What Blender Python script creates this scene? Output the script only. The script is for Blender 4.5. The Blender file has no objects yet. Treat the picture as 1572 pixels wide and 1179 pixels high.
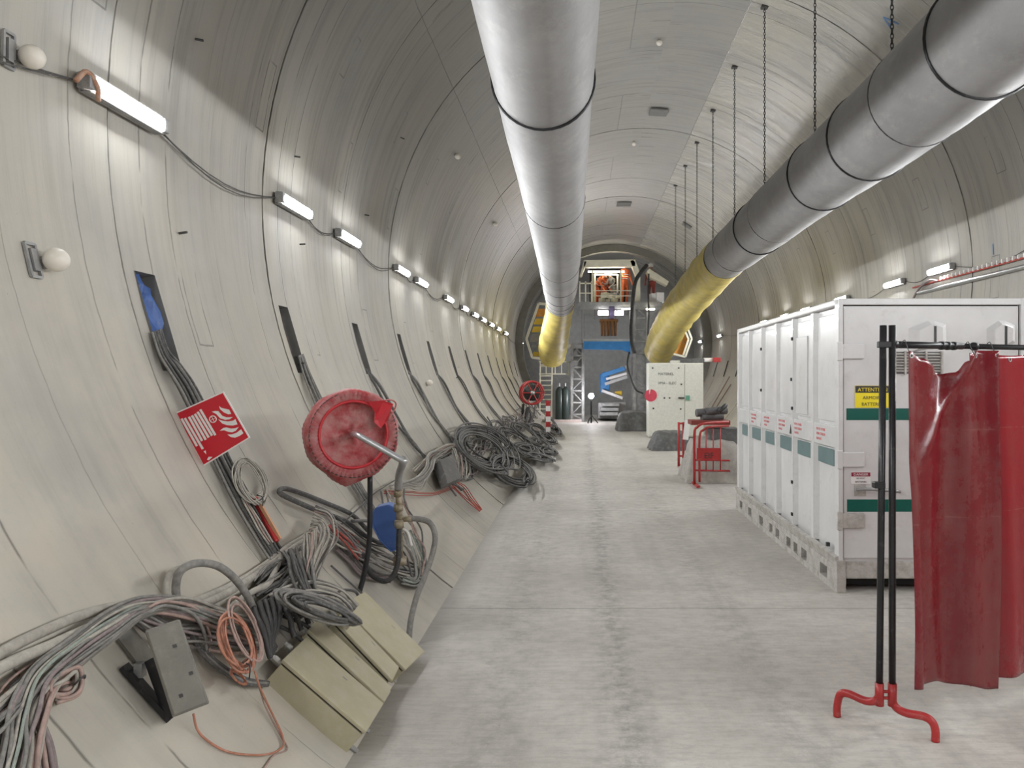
import bpy, bmesh, math, random
from mathutils import Vector, Matrix
random.seed(7)
R_ = math.radians
sc = bpy.context.scene
C = sc.collection
# ---------------------------------------------------------------- camera, world, exposure
F = 1150.0; VX, VY = 890.0, 580.0; EYE = 1.65       # focal length in px, vanishing point of the tunnel axis, eye height
cam = bpy.data.cameras.new('camera'); co = bpy.data.objects.new('camera', cam); C.objects.link(co)
cam.sensor_fit = 'HORIZONTAL'; cam.sensor_width = 36.0; cam.lens = F/1572*36.0
cam.shift_x = (786-VX)/1572.0; cam.shift_y = (VY-589.5)/1572.0
cam.clip_start = 0.05; cam.clip_end = 200
co.location = (0, 0, EYE); co.rotation_euler = (R_(90), 0, 0)
sc.camera = co
w = bpy.data.worlds.new('world'); sc.world = w; w.use_nodes = True
w.node_tree.nodes['Background'].inputs[0].default_value = (.9, .95, 1, 1)
w.node_tree.nodes['Background'].inputs[1].default_value = 0.02
sc.view_settings.view_transform = 'Standard'; sc.view_settings.look = 'None'
sc.view_settings.gamma = 1; sc.view_settings.use_curve_mapping = False
sc.view_settings.exposure = 0.50
sc.cycles.max_bounces = 8; sc.cycles.diffuse_bounces = 5; sc.cycles.glossy_bounces = 3
sc.cycles.use_denoising = True
sc.cycles.sample_clamp_indirect = 8
LAMP_POWER = 60.0; LAMP_WATT = 20.0
# ---------------------------------------------------------------- geometry of the place
CX, CZ, R = 1.31, 3.02, 3.80       # tunnel axis and inner radius
RING, J0 = 1.93, 3.95              # ring width and the first visible ring joint
Y0, Y1 = -10.0, 33.6
def P(px, py, y): return Vector(((px-VX)/F*y, y, EYE-(py-VY)/F*y))
def W(y, deg, off=0.0):            # point on the tunnel lining; deg from straight down, positive to the left
    a = R_(deg); r = R-off
    return Vector((CX-r*math.sin(a), y, CZ-r*math.cos(a)))
def WN(deg): a = R_(deg); return Vector((math.sin(a), 0, math.cos(a)))    # inward normal
def WT(deg): a = R_(deg); return Vector((-math.cos(a), 0, math.sin(a)))   # tangent, upwards on the left
def onwall(px, py):                # where a sight line meets the lining -> (y, deg)
    a, b = (px-VX)/F, -(py-VY)/F
    cx, cz = CX, CZ-EYE
    A = a*a+b*b; B = -2*(a*cx+b*cz); D = cx*cx+cz*cz-R*R
    y = (-B+math.sqrt(B*B-4*A*D))/(2*A)
    x, z = a*y, b*y
    return y, math.degrees(math.atan2(cx-x, cz-z))
def S(px, py, off=0.01):           # sight line meets the surface parallel to lining / floor at distance off
    a, b = (px-VX)/F, -(py-VY)/F
    cx, cz = CX, CZ-EYE; r = R-off
    A = a*a+b*b; B = -2*(a*cx+b*cz); D = cx*cx+cz*cz-r*r
    y = (-B+math.sqrt(B*B-4*A*D))/(2*A)
    if b < 0: y = min(y, (off-EYE)/b)
    return P(px, py, y)
def OW(px, py, off=0.0):           # point standing off the lining, or above the floor
    y, d = onwall(px, py)
    p = W(y, d, off)
    if p.z < 0.01:
        yy = F*EYE/(py-VY); p = P(px, py, yy); p.z += off
    return p
# ---------------------------------------------------------------- materials
MATS = {}
def nt(m): return m.node_tree.nodes, m.node_tree.links
def mat(name, col, rough=.6, metal=0., var=.12, scale=6., dust=0., dustcol=(.50,.46,.40), bump=.0, coat=0., stretch=None, spec=.5):
    if name in MATS: return MATS[name]
    m = bpy.data.materials.new(name); m.use_nodes = True; N, L = nt(m)
    b = N['Principled BSDF']; b.inputs['Roughness'].default_value = rough; b.inputs['Metallic'].default_value = metal
    b.inputs['Coat Weight'].default_value = coat; b.inputs['Specular IOR Level'].default_value = spec
    tc = N.new('ShaderNodeTexCoord'); mp = N.new('ShaderNodeMapping'); L.new(tc.outputs['Object'], mp.inputs[0])
    if stretch: mp.inputs['Scale'].default_value = stretch
    n = N.new('ShaderNodeTexNoise'); n.inputs['Scale'].default_value = scale; n.inputs['Detail'].default_value = 6; n.inputs['Roughness'].default_value = .65
    L.new(mp.outputs[0], n.inputs['Vector'])
    r = N.new('ShaderNodeValToRGB'); r.color_ramp.elements[0].position = .3; r.color_ramp.elements[1].position = .7
    lo = [max(0, c*(1-var)) for c in col]; hi = [min(1, c*(1+var)) for c in col]
    r.color_ramp.elements[0].color = (*lo, 1); r.color_ramp.elements[1].color = (*hi, 1)
    L.new(n.outputs['Fac'], r.inputs[0]); out = r.outputs[0]
    if dust > 0:
        n2 = N.new('ShaderNodeTexNoise'); n2.inputs['Scale'].default_value = scale*1.7+1; n2.inputs['Detail'].default_value = 8; n2.inputs['Roughness'].default_value = .75
        L.new(mp.outputs[0], n2.inputs['Vector'])
        r2 = N.new('ShaderNodeMapRange'); r2.inputs[1].default_value = .62-dust*.35; r2.inputs[2].default_value = .78-dust*.25
        r2.inputs[3].default_value = 0; r2.inputs[4].default_value = min(1, .35+dust*.6)
        L.new(n2.outputs['Fac'], r2.inputs[0])
        mx = N.new('ShaderNodeMix'); mx.data_type = 'RGBA'
        L.new(r2.outputs[0], mx.inputs[0]); L.new(out, mx.inputs[6]); mx.inputs[7].default_value = (*dustcol, 1); out = mx.outputs[2]
    L.new(out, b.inputs['Base Color'])
    if bump > 0:
        bp = N.new('ShaderNodeBump'); bp.inputs['Strength'].default_value = bump; bp.inputs['Distance'].default_value = .01
        L.new(n.outputs['Fac'], bp.inputs['Height']); L.new(bp.outputs[0], b.inputs['Normal'])
    MATS[name] = m; return m
def emit(name, col, st):
    if name in MATS: return MATS[name]
    m = bpy.data.materials.new(name); m.use_nodes = True; N, L = nt(m)
    b = N['Principled BSDF']; b.inputs['Base Color'].default_value = (.9,.9,.9,1)
    b.inputs['Emission Color'].default_value = (*col, 1); b.inputs['Emission Strength'].default_value = st
    MATS[name] = m; return m
class G:   # little node-graph helper for the two big surfaces
    def __init__(s, m): s.N, s.L = nt(m)
    def put(s, sock, v):
        if isinstance(v, (int, float)): sock.default_value = v
        elif isinstance(v, tuple): sock.default_value = v
        else: s.L.new(v, sock)
    def m(s, op, a, b=0.0, c=0.0, clamp=False):
        n = s.N.new('ShaderNodeMath'); n.operation = op; n.use_clamp = clamp
        s.put(n.inputs[0], a); s.put(n.inputs[1], b); s.put(n.inputs[2], c); return n.outputs[0]
    def noise(s, vec, scale, detail=5, rough=.6):
        n = s.N.new('ShaderNodeTexNoise'); s.L.new(vec, n.inputs['Vector']); n.inputs['Scale'].default_value = scale
        n.inputs['Detail'].default_value = detail; n.inputs['Roughness'].default_value = rough; return n.outputs['Fac']
    def rng(s, v, a, b, c=0., d=1.):
        n = s.N.new('ShaderNodeMapRange'); s.put(n.inputs[0], v)
        for i, q in enumerate((a, b, c, d)): n.inputs[i+1].default_value = q
        return n.outputs[0]
    def mix(s, f, a, b, mode='MIX'):
        n = s.N.new('ShaderNodeMix'); n.data_type = 'RGBA'; n.blend_type = mode
        s.put(n.inputs[0], f); s.put(n.inputs[6], a); s.put(n.inputs[7], b); return n.outputs[2]
    def vec(s, x, y, z):
        n = s.N.new('ShaderNodeCombineXYZ'); s.put(n.inputs[0], x); s.put(n.inputs[1], y); s.put(n.inputs[2], z); return n.outputs[0]
    def line(s, v, at, w):      # 1 on a thin line v == at
        d = s.m('ABSOLUTE', s.m('SUBTRACT', v, at)); return s.m('SUBTRACT', 1., s.m('SMOOTH_MIN', s.m('DIVIDE', d, w), 1., .2), clamp=True)
    def box(s, u, v, u0, u1, v0, v1):
        a = s.m('MULTIPLY', s.m('GREATER_THAN', u, u0), s.m('LESS_THAN', u, u1))
        b = s.m('MULTIPLY', s.m('GREATER_THAN', v, v0), s.m('LESS_THAN', v, v1)); return s.m('MULTIPLY', a, b)
def lining_material():
    m = bpy.data.materials.new('cast_concrete_lining'); m.use_nodes = True; g = G(m); N, L = g.N, g.L
    b = N['Principled BSDF']
    tc = N.new('ShaderNodeTexCoord'); sp = N.new('ShaderNodeSeparateXYZ'); L.new(tc.outputs['Object'], sp.inputs[0])
    x, y, z = sp.outputs
    ang = g.m('ARCTAN2', g.m('SUBTRACT', CX, x), g.m('SUBTRACT', CZ, z))        # -pi..pi, 0 down, + left
    deg = g.m('MULTIPLY', ang, 180/math.pi)
    arc = g.m('MULTIPLY', ang, R)
    k = g.m('DIVIDE', g.m('SUBTRACT', y, J0), RING); kk = g.m('FLOOR', k); u = g.m('MULTIPLY', g.m('SUBTRACT', k, kk), RING)
    v3 = g.vec(y, arc, kk); iso = tc.outputs['Object']
    n1 = g.noise(iso, 1.1, 4, .6); n2 = g.noise(iso, 60, 5, .7)
    st = g.noise(g.vec(g.m('MULTIPLY', y, 9.), g.m('MULTIPLY', arc, .35), kk), 1., 6, .7)      # marks of the mould running round the ring
    st2 = g.noise(g.vec(g.m('MULTIPLY', y, 1.6), g.m('MULTIPLY', arc, .8), kk), 1., 4, .6)
    n4 = g.noise(iso, 3.5, 6, .7)
    col = g.mix(g.rng(n1, .3, .7), (.36,.35,.325,1), (.49,.475,.44,1))
    col = g.mix(g.rng(n4, .5, .72, 0, .5), col, (.40,.37,.31,1))
    col = g.mix(g.rng(st2, .38, .68), col, (.47,.44,.375,1))
    col = g.mix(g.m('MULTIPLY', g.rng(st, .48, .72), g.rng(z, 2.2, 4.6, .38, .8)), col, (.20,.19,.18,1))
    # dust and painted-in brightness on the lower lining; crown darkened for shade, and smoother
    low = g.m('MULTIPLY', g.rng(z, 3.2, 1.2), g.rng(n1, .3, .7, .45, .9))
    col = g.mix(g.m('MULTIPLY', low, g.rng(n4, .3, .62, 1., .35)), col, (.56,.505,.41,1))
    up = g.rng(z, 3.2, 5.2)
    col = g.mix(g.m('MULTIPLY', up, g.m('SUBTRACT', .6, g.m('MULTIPLY', g.box(u, g.m('MULTIPLY', deg, 1.), -1., 9., -165., -128.), .6))), col, (.21,.21,.205,1))  # one segment kept undarkened: the vault's bright lamp patch put into the colour
    tone = N.new('ShaderNodeTexWhiteNoise'); tone.noise_dimensions = '1D'; L.new(kk, tone.inputs['W'])
    col = g.mix(g.rng(tone.outputs['Value'], 0, 1, 0, .3), col, (.30,.29,.26,1))
    pit = g.rng(n2, .66, .74); col = g.mix(g.m('MULTIPLY', pit, .5), col, (.16,.15,.14,1))
    wob = g.m('MULTIPLY', g.m('SUBTRACT', g.noise(v3, 3., 3), .5), .03); uw = g.m('ADD', u, wob)
    lines = None
    brk = g.rng(g.noise(v3, 2.2, 3), .42, .5)
    for at, wd, s in ((.0,.012,1.), (RING,.012,1.), (.56,.008,.8), (.28,.009,.8), (1.62,.007,.6), (1.1,.005,.35)):
        l = g.m('MULTIPLY', g.line(uw, at, wd), s)
        if s < 1: l = g.m('MULTIPLY', l, brk)
        lines = l if lines is None else g.m('MAXIMUM', lines, l)
    dw = g.m('ADD', deg, g.m('MULTIPLY', wob, 12.))
    for at in (129., -128., -165.):
        l = g.m('MULTIPLY', g.line(dw, at, .12), .8)
        lines = g.m('MAXIMUM', lines, l)
    odd = g.m('ABSOLUTE', g.m('MODULO', kk, 2.))
    lines = g.m('MAXIMUM', lines, g.m('MULTIPLY', g.line(dw, 172., .14), g.m('MULTIPLY', odd, .8)))
    # outlines of the cast-in pads
    for (u0, u1, a0, a1) in ((1.72, 1.86, 98., 106.), (.60, .78, 72., 81.), (1.0, 1.13, 112., 118.), (1.3, 1.5, -92., -84.), (.9, 1.1, -113., -106.)):
        o = g.box(uw, dw, u0, u1, a0, a1); i = g.box(uw, dw, u0+.012, u1-.012, a0+.18, a1-.18)
        rim = g.m('MULTIPLY', g.m('SUBTRACT', o, i), g.m('MULTIPLY', brk, .6)); lines = g.m('MAXIMUM', lines, rim)
    col = g.mix(g.m('MULTIPLY', lines, .85), col, (.055,.05,.045,1))
    L.new(col, b.inputs['Base Color'])
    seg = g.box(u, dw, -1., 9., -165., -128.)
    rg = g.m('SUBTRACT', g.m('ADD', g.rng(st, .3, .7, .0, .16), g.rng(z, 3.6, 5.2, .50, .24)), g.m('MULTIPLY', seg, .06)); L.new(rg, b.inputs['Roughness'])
    h = g.m('SUBTRACT', g.m('ADD', g.m('MULTIPLY', st, g.rng(z, 3.2, 5., .12, .5)), g.m('MULTIPLY', n2, .10)), g.m('MULTIPLY', lines, .8))
    h = g.m('ADD', h, g.m('MULTIPLY', n1, .8))
    bp = N.new('ShaderNodeBump'); bp.inputs['Strength'].default_value = .55; bp.inputs['Distance'].default_value = .012
    L.new(h, bp.inputs['Height']); L.new(bp.outputs[0], b.inputs['Normal'])
    return m
def floor_material():
    m = bpy.data.materials.new('dusty_concrete_floor'); m.use_nodes = True; g = G(m); N, L = g.N, g.L
    b = N['Principled BSDF']
    tc = N.new('ShaderNodeTexCoord'); sp = N.new('ShaderNodeSeparateXYZ'); L.new(tc.outputs['Object'], sp.inputs[0]); x, y, z = sp.outputs
    iso = tc.outputs['Object']
    n1 = g.noise(iso, .9, 5, .6); n2 = g.noise(iso, 45, 4, .7); n3 = g.noise(iso, 9, 8, .78)
    tr = g.noise(g.vec(g.m('MULTIPLY', x, 3.2), g.m('MULTIPLY', y, .22), 0.), 1., 5, .65)
    tread = g.noise(g.vec(g.m('MULTIPLY', x, 6.), g.m('MULTIPLY', y, 30.), 0.), 1., 3, .6)
    wx = g.m('ADD', x, g.m('MULTIPLY', g.m('SUBTRACT', g.noise(iso, .6, 2), .5), .25))
    def band(at, wd): return g.rng(g.m('ABSOLUTE', g.m('SUBTRACT', wx, at)), wd, 0.)
    col = g.mix(g.rng(n1, .32, .68), (.46,.435,.395,1), (.60,.575,.53,1))
    col = g.mix(g.rng(n3, .45, .72, 0, .6), col, (.32,.30,.27,1))
    tracks = g.m('MAXIMUM', band(.22, .17), g.m('MAXIMUM', g.m('MULTIPLY', band(-.42, .22), .45), g.m('MULTIPLY', band(1.0, .2), .4)))
    col = g.mix(g.m('MULTIPLY', tracks, g.m('MULTIPLY', g.rng(n3, .38, .62), .6)), col, (.17,.16,.15,1))
    col = g.mix(g.rng(tr, .52, .75, 0, .35), col, (.25,.24,.22,1))
    col = g.mix(g.m('MULTIPLY', g.rng(tread, .45, .7), .28), col, (.24,.23,.21,1))
    col = g.mix(g.m('MULTIPLY', g.rng(g.noise(iso, 28, 3), .72, .78), .5), col, (.11,.10,.09,1))
    joint = None
    for at in (-2.6, 1.4, 5.36, 9.3, 13.3, 17.3, 21.3):
        l = g.line(g.m('ADD', y, g.m('MULTIPLY', g.m('SUBTRACT', g.noise(iso, 4, 4), .5), .05)), at, .013); joint = l if joint is None else g.m('MAXIMUM', joint, l)
    col = g.mix(g.m('MULTIPLY', joint, .6), col, (.10,.095,.09,1))
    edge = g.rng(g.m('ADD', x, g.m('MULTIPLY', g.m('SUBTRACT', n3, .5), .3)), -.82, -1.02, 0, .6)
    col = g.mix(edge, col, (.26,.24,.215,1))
    L.new(col, b.inputs['Base Color']); b.inputs['Roughness'].default_value = .62; b.inputs['Specular IOR Level'].default_value = .35
    h = g.m('ADD', g.m('MULTIPLY', n2, .35), g.m('ADD', g.m('MULTIPLY', n3, .6), g.m('MULTIPLY', tread, .3)))
    bp = N.new('ShaderNodeBump'); bp.inputs['Strength'].default_value = .45; bp.inputs['Distance'].default_value = .012
    L.new(h, bp.inputs['Height']); L.new(bp.outputs[0], b.inputs['Normal'])
    return m
# ---------------------------------------------------------------- object helpers
def tagp(o, label=None, cat=None, group=None, kind=None):
    if label: o['label'] = label
    if cat: o['category'] = cat
    if group: o['group'] = group
    if kind: o['kind'] = kind
    return o
def obj(name, bm, m, parent=None, smooth=False, bevel=0.):
    bmesh.ops.recalc_face_normals(bm, faces=bm.faces)
    me = bpy.data.meshes.new(name); bm.to_mesh(me); bm.free()
    for mm in (m if isinstance(m, (list, tuple)) else [m]): me.materials.append(mm)
    if smooth: me.polygons.foreach_set('use_smooth', [True]*len(me.polygons))
    o = bpy.data.objects.new(name, me); C.objects.link(o)
    if parent: o.parent = parent
    if bevel:
        b = o.modifiers.new('bevel', 'BEVEL'); b.width = bevel; b.segments = 2; b.limit_method = 'ANGLE'
    return o
def empty(name, loc, label, cat, group=None):
    o = bpy.data.objects.new(name, None); C.objects.link(o); o.location = loc; o.empty_display_size = .1
    return tagp(o, label, cat, group)
class Ctx:   # geometry in world coordinates under a parent whose origin sits at `loc`
    def __init__(s, parent): s.p = parent; s.o = Vector(parent.location)
    def part(s, name, bm, m, smooth=False, bevel=0., parent=None, label=None):
        bmesh.ops.translate(bm, verts=bm.verts, vec=-s.o)
        o = obj(name, bm, m, parent or s.p, smooth, bevel)
        if label: o['label'] = label
        return o
def box(bm, c, s, M=None):
    v = bmesh.ops.create_cube(bm, size=1)['verts']
    bmesh.ops.scale(bm, vec=Vector(s), verts=v)
    if M is not None: bmesh.ops.transform(bm, matrix=M.to_4x4(), verts=v)
    bmesh.ops.translate(bm, vec=Vector(c), verts=v); return v
def BX(*specs):
    bm = bmesh.new()
    for s in specs: box(bm, *s)
    return bm
def BB(x0, x1, y0, y1, z0, z1): return ((x0+x1)/2, (y0+y1)/2, (z0+z1)/2), (abs(x1-x0), abs(y1-y0), abs(z1-z0))
def frame(d):
    d = Vector(d).normalized(); a = Vector((0,0,1)) if abs(d.z) < .9 else Vector((1,0,0))
    u = d.cross(a).normalized(); return u, d.cross(u).normalized()
def tube(bm, pts, r, n=8, cap=True, radii=None):
    pts = [Vector(p) for p in pts]
    rings = []; u = None
    for i, p in enumerate(pts):
        a = pts[max(0, i-1)]; b = pts[min(len(pts)-1, i+1)]; d = (b-a)
        if d.length < 1e-9: d = Vector((0,0,1))
        d.normalize()
        if u is None: u, _ = frame(d)
        u = (u-d*u.dot(d));
        if u.length < 1e-6: u, _ = frame(d)
        u.normalize(); v = d.cross(u)
        rr = radii[i] if radii else r
        rings.append([bm.verts.new(p+(u*math.cos(2*math.pi*k/n)+v*math.sin(2*math.pi*k/n))*rr) for k in range(n)])
    for a, b in zip(rings, rings[1:]):
        for k in range(n): bm.faces.new((a[k], a[(k+1)%n], b[(k+1)%n], b[k]))
    if cap: bm.faces.new(rings[0][::-1]); bm.faces.new(rings[-1])
    return bm
def smoothpts(pts, n=6):
    pts = [Vector(p) for p in pts]; q = [pts[0]*2-pts[1]]+pts+[pts[-1]*2-pts[-2]]; out = []
    for i in range(1, len(q)-2):
        a, b, c, d = q[i-1:i+3]
        for k in range(n):
            t = k/n; out.append(.5*((2*b)+(c-a)*t+(2*a-5*b+4*c-d)*t*t+(3*b-a-3*c+d)*t**3))
    out.append(pts[-1]); return out
def T(pts, r, n=8, sm=0, bm=None):
    bm = bm or bmesh.new(); return tube(bm, smoothpts(pts, sm) if sm else pts, r, n)
def bar(bm, a, b, w, h=None):   # square bar between two points
    a, b = Vector(a), Vector(b); d = b-a; L = d.length; u, v = frame(d); d.normalize()
    M = Matrix((u, v, d)).transposed(); return box(bm, (a+b)/2, (w, h or w, L), M)
def cyl(bm, a, b, r, n=16, r2=None): return tube(bm, [a, b], r, n, True, [r, r2 if r2 is not None else r])
def sphere(bm, c, r, s=(1,1,1), u=16, v=10):
    vs = bmesh.ops.create_uvsphere(bm, u_segments=u, v_segments=v, radius=r)['verts']
    bmesh.ops.scale(bm, vec=Vector(s), verts=vs); bmesh.ops.translate(bm, vec=Vector(c), verts=vs); return bm
def poly(bm, pts, n=None, th=.001):   # thin solid polygon: pts in order, extruded along n
    n = Vector(n); a = [bm.verts.new(Vector(p)) for p in pts]; b = [bm.verts.new(Vector(p)+n*th) for p in pts]
    bm.faces.new(b); bm.faces.new(a[::-1])
    for i in range(len(a)): j = (i+1) % len(a); bm.faces.new((a[i], a[j], b[j], b[i]))
def text(name, s, size, loc, X, Z, m, parent, o0, align='LEFT', ext=.0006):
    cu = bpy.data.curves.new(name, 'FONT'); cu.body = s; cu.size = size; cu.extrude = ext; cu.align_x = align; cu.resolution_u = 2
    t = bpy.data.objects.new(name, cu); C.objects.link(t)
    dg = bpy.context.evaluated_depsgraph_get(); dg.update(); me = bpy.data.meshes.new_from_object(t.evaluated_get(dg))
    bpy.data.objects.remove(t)
    X, Z = Vector(X).normalized(), Vector(Z).normalized(); Y = Z  # text x, text y
    Nn = X.cross(Y); M = Matrix((X, Y, Nn)).transposed().to_4x4(); M.translation = Vector(loc)-o0
    me.transform(M); me.materials.clear(); me.materials.append(m)
    o = bpy.data.objects.new(name, me); C.objects.link(o); o.parent = parent; return o
# palette
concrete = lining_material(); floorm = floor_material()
dark_gap = mat('dark_recess_concrete', (.17,.165,.155), .9, bump=.4)
galv = mat('galvanised_steel', (.52,.53,.54), .38, .85, .15, 12, dust=.2)
steel = mat('grey_steel', (.33,.33,.33), .5, .5, .2, 8, dust=.35)
blackst = mat('black_painted_steel', (.022,.022,.024), .35, .2, .3, 10, dust=.12, dustcol=(.2,.19,.17))
redst = mat('red_painted_steel', (.38,.025,.025), .4, 0, .15, 8, dust=.2, dustcol=(.48,.28,.24))
ductgrey = mat('grey_duct_fabric', (.29,.285,.285), .52, .0, .16, 3, dust=.3, dustcol=(.42,.41,.39), bump=.5, stretch=(1,.6,1))
ductyel = mat('yellow_duct_fabric', (.56,.45,.11), .5, 0, .22, 3, dust=.35, dustcol=(.42,.38,.24), bump=.5)
whitep = mat('white_painted_steel', (.64,.635,.63), .26, 0, .07, 2.5, dust=.2, dustcol=(.44,.41,.37), coat=.2)
whited = mat('scuffed_white_steel', (.50,.48,.45), .5, 0, .15, 6, dust=.5, dustcol=(.20,.17,.14), bump=.4)
beige = mat('beige_enclosure', (.43,.39,.265), .5, 0, .08, 5, dust=.4, dustcol=(.47,.44,.365))
greybox = mat('dusty_grey_box', (.19,.18,.155), .65, 0, .15, 8, dust=.35, dustcol=(.28,.265,.23))
green = mat('dark_green_label', (.0,.10,.075), .4, 0, .08, 5)
greyg = mat('grey_green_label', (.12,.19,.19), .45, 0, .1, 5)
cream = mat('cream_steel', (.80,.77,.62), .45, 0, .1, 4, dust=.1)
orange = mat('orange_steel', (.75,.33,.05), .5, 0, .15, 4, dust=.2)
yellow = mat('yellow_steel', (.80,.55,.05), .5, 0, .1, 4, dust=.2)
blue = mat('blue_painted_steel', (.05,.25,.60), .35, 0, .15, 4, dust=.1)
bluepl = mat('blue_plastic', (.06,.13,.36), .5, 0, .15, 4, dust=.2, dustcol=(.2,.24,.35))
rubber = mat('black_rubber', (.03,.03,.03), .55, 0, .3, 8, dust=.3, dustcol=(.17,.16,.14))
red_ = mat('red_sign_face', (.60,.015,.03), .35, 0, .05, 5); white_ = mat('white_sign_print', (.82,.80,.78), .4, 0, .03, 5)
yel_ = mat('yellow_sign_face', (.85,.70,.02), .4, 0, .04, 5); blk_ = mat('black_sign_print', (.03,.03,.03), .4, 0, .1, 5)
redpvc = mat('dusty_red_drum_cover', (.36,.03,.035), .5, 0, .25, 5, dust=.65, dustcol=(.42,.24,.22), bump=.6)
tubew = emit('lit_tube_diffuser', (.97,.985,1.0), LAMP_POWER)
# cable jackets
def cm(n, c, d=.4): return mat('cable_'+n, c, .6, 0, .25, 30, dust=d, dustcol=(.36,.33,.285))
cab = dict(grey=cm('grey', (.20,.193,.18)), pale=cm('pale', (.38,.355,.31)), pink=cm('pink', (.38,.26,.225)), dark=cm('dark', (.09,.088,.085), .3),
           black=cm('black', (.035,.034,.034), .18), orange=cm('orange', (.45,.19,.12), .35), green=cm('green', (.27,.31,.27)), mauve=cm('mauve', (.24,.19,.19)), red=cm('red', (.42,.07,.05), .3))
# ================================================================ SETTING
def slot_ok(k, left): return True
def build_lining():
    ys = {Y0, Y1}
    ks = range(int((Y0-J0)/RING)-1, int((Y1-J0)/RING)+1)
    js, slots = [], []
    for k in ks:
        j = J0+k*RING
        if Y0+.05 < j < Y1-.05:
            js.append(j)
            for d in (-.007, -.003, .003, .007): ys.add(j+d)
        if Y0 < j+.10 < Y1 and Y0 < j+.29 < Y1:
            ys.add(j+.10); ys.add(j+.29); slots.append(j)
        for f in (.35, .68):
            if Y0 < j+RING*f < Y1: ys.add(j+RING*f)
    ys = sorted(ys)
    SL = [(69.5, 78.0), (-78.0, -69.5)]
    angs = sorted(set([30+3*i for i in range(101)] + [69.5, 78.0, 360-69.5, 360-78.0]))
    bm = bmesh.new(); vg = {}
    rng = random.Random(3); roff = {k: rng.uniform(-.006, .006) for k in range(-12, 24)}
    def vert(i, a):
        y = ys[i]; key = (i, a)
        if key in vg: return vg[key]
        near = min(js, key=lambda q: abs(q-y)); dj = abs(y-near)
        r = R + (.012 if dj < .005 else roff.get(math.floor((y-J0)/RING), 0))
        t = R_(a); vg[key] = bm.verts.new((CX-r*math.sin(t), y, CZ-r*math.cos(t))); return vg[key]
    for i in range(len(ys)-1):
        ym = (ys[i]+ys[i+1])/2
        insl = any(j+.10 < ym < j+.29 for j in slots)
        for a, b in zip(angs, angs[1:]):
            am = (a+b)/2; am = am-360 if am > 180 else am
            if insl and any(s0 < am < s1 for s0, s1 in SL): continue
            f = bm.faces.new((vert(i, a), vert(i, b), vert(i+1, b), vert(i+1, a))); f.smooth = True
    for f in bm.faces: f.normal_update()
    jy = set(round(j+d, 4) for j in js for d in (-.007, -.003, .003, .007))
    for ed in bm.edges:
        a, b = ed.verts
        if abs(a.co.y-b.co.y) < 1e-5 and round(a.co.y, 4) in jy: ed.smooth = False
    me = bpy.data.meshes.new('wall_lining'); 
    # pocket walls
    dk = []
    for j in slots:
        for s0, s1 in SL:
            def q(y, a, dr):
                t = R_(a); return Vector((CX-(R+dr)*math.sin(t), y, CZ-(R+dr)*math.cos(t)))
            y0, y1 = j+.10, j+.29
            F0 = [q(y0,s0,-.001), q(y0,s1,-.001), q(y1,s1,-.001), q(y1,s0,-.001)]; B0 = [q(y0,s0,.13), q(y0,s1,.13), q(y1,s1,.13), q(y1,s0,.13)]
            fv = [bm.verts.new(p) for p in F0]; bv = [bm.verts.new(p) for p in B0]
            for n in range(4): m_ = (n+1) % 4; dk.append(bm.faces.new((fv[n], fv[m_], bv[m_], bv[n])))
            dk.append(bm.faces.new(bv))
    for f in dk: f.material_index = 1
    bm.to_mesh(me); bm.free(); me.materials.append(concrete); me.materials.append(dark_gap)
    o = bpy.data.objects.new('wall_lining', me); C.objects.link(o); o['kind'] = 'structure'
build_lining()
bm = bmesh.new()
fx0, fx1 = CX-2.36, CX+2.36
nx, ny = 10, 60
bmesh.ops.create_grid(bm, x_segments=nx, y_segments=ny, size=.5)
bmesh.ops.scale(bm, vec=(fx1-fx0, Y1-Y0, 1), verts=bm.verts); bmesh.ops.translate(bm, vec=(CX, (Y0+Y1)/2, 0), verts=bm.verts)
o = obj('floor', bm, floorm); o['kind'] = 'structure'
for nm, yy in (('wall_far', Y1), ('wall_rear', Y0)):
    bm = BX(((CX, yy, CZ), (8.4, .1, 8.4))); o = obj(nm, bm, mat('end_wall_concrete', (.34,.34,.335), .8, bump=.3)); o['kind'] = 'structure'
# portal ring standing proud of the lining, where the finished part ends
bm = bmesh.new(); prof = []
yp = 28.9
for a in range(30, 331, 5):
    t = R_(a); s, c = math.sin(t), math.cos(t)
    prof.append([bm.verts.new((CX-rr*s, yy, CZ-rr*c)) for rr, yy in ((3.82, yp), (3.52, yp), (3.52, yp+.35), (3.82, yp+.35))])
for a, b in zip(prof, prof[1:]):
    for k in range(4): bm.faces.new((a[k], a[(k+1)%4], b[(k+1)%4], b[k]))
o = obj('trim_1', bm, mat('portal_concrete', (.24,.235,.21), .7, bump=.3)); o['kind'] = 'structure'
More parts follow.
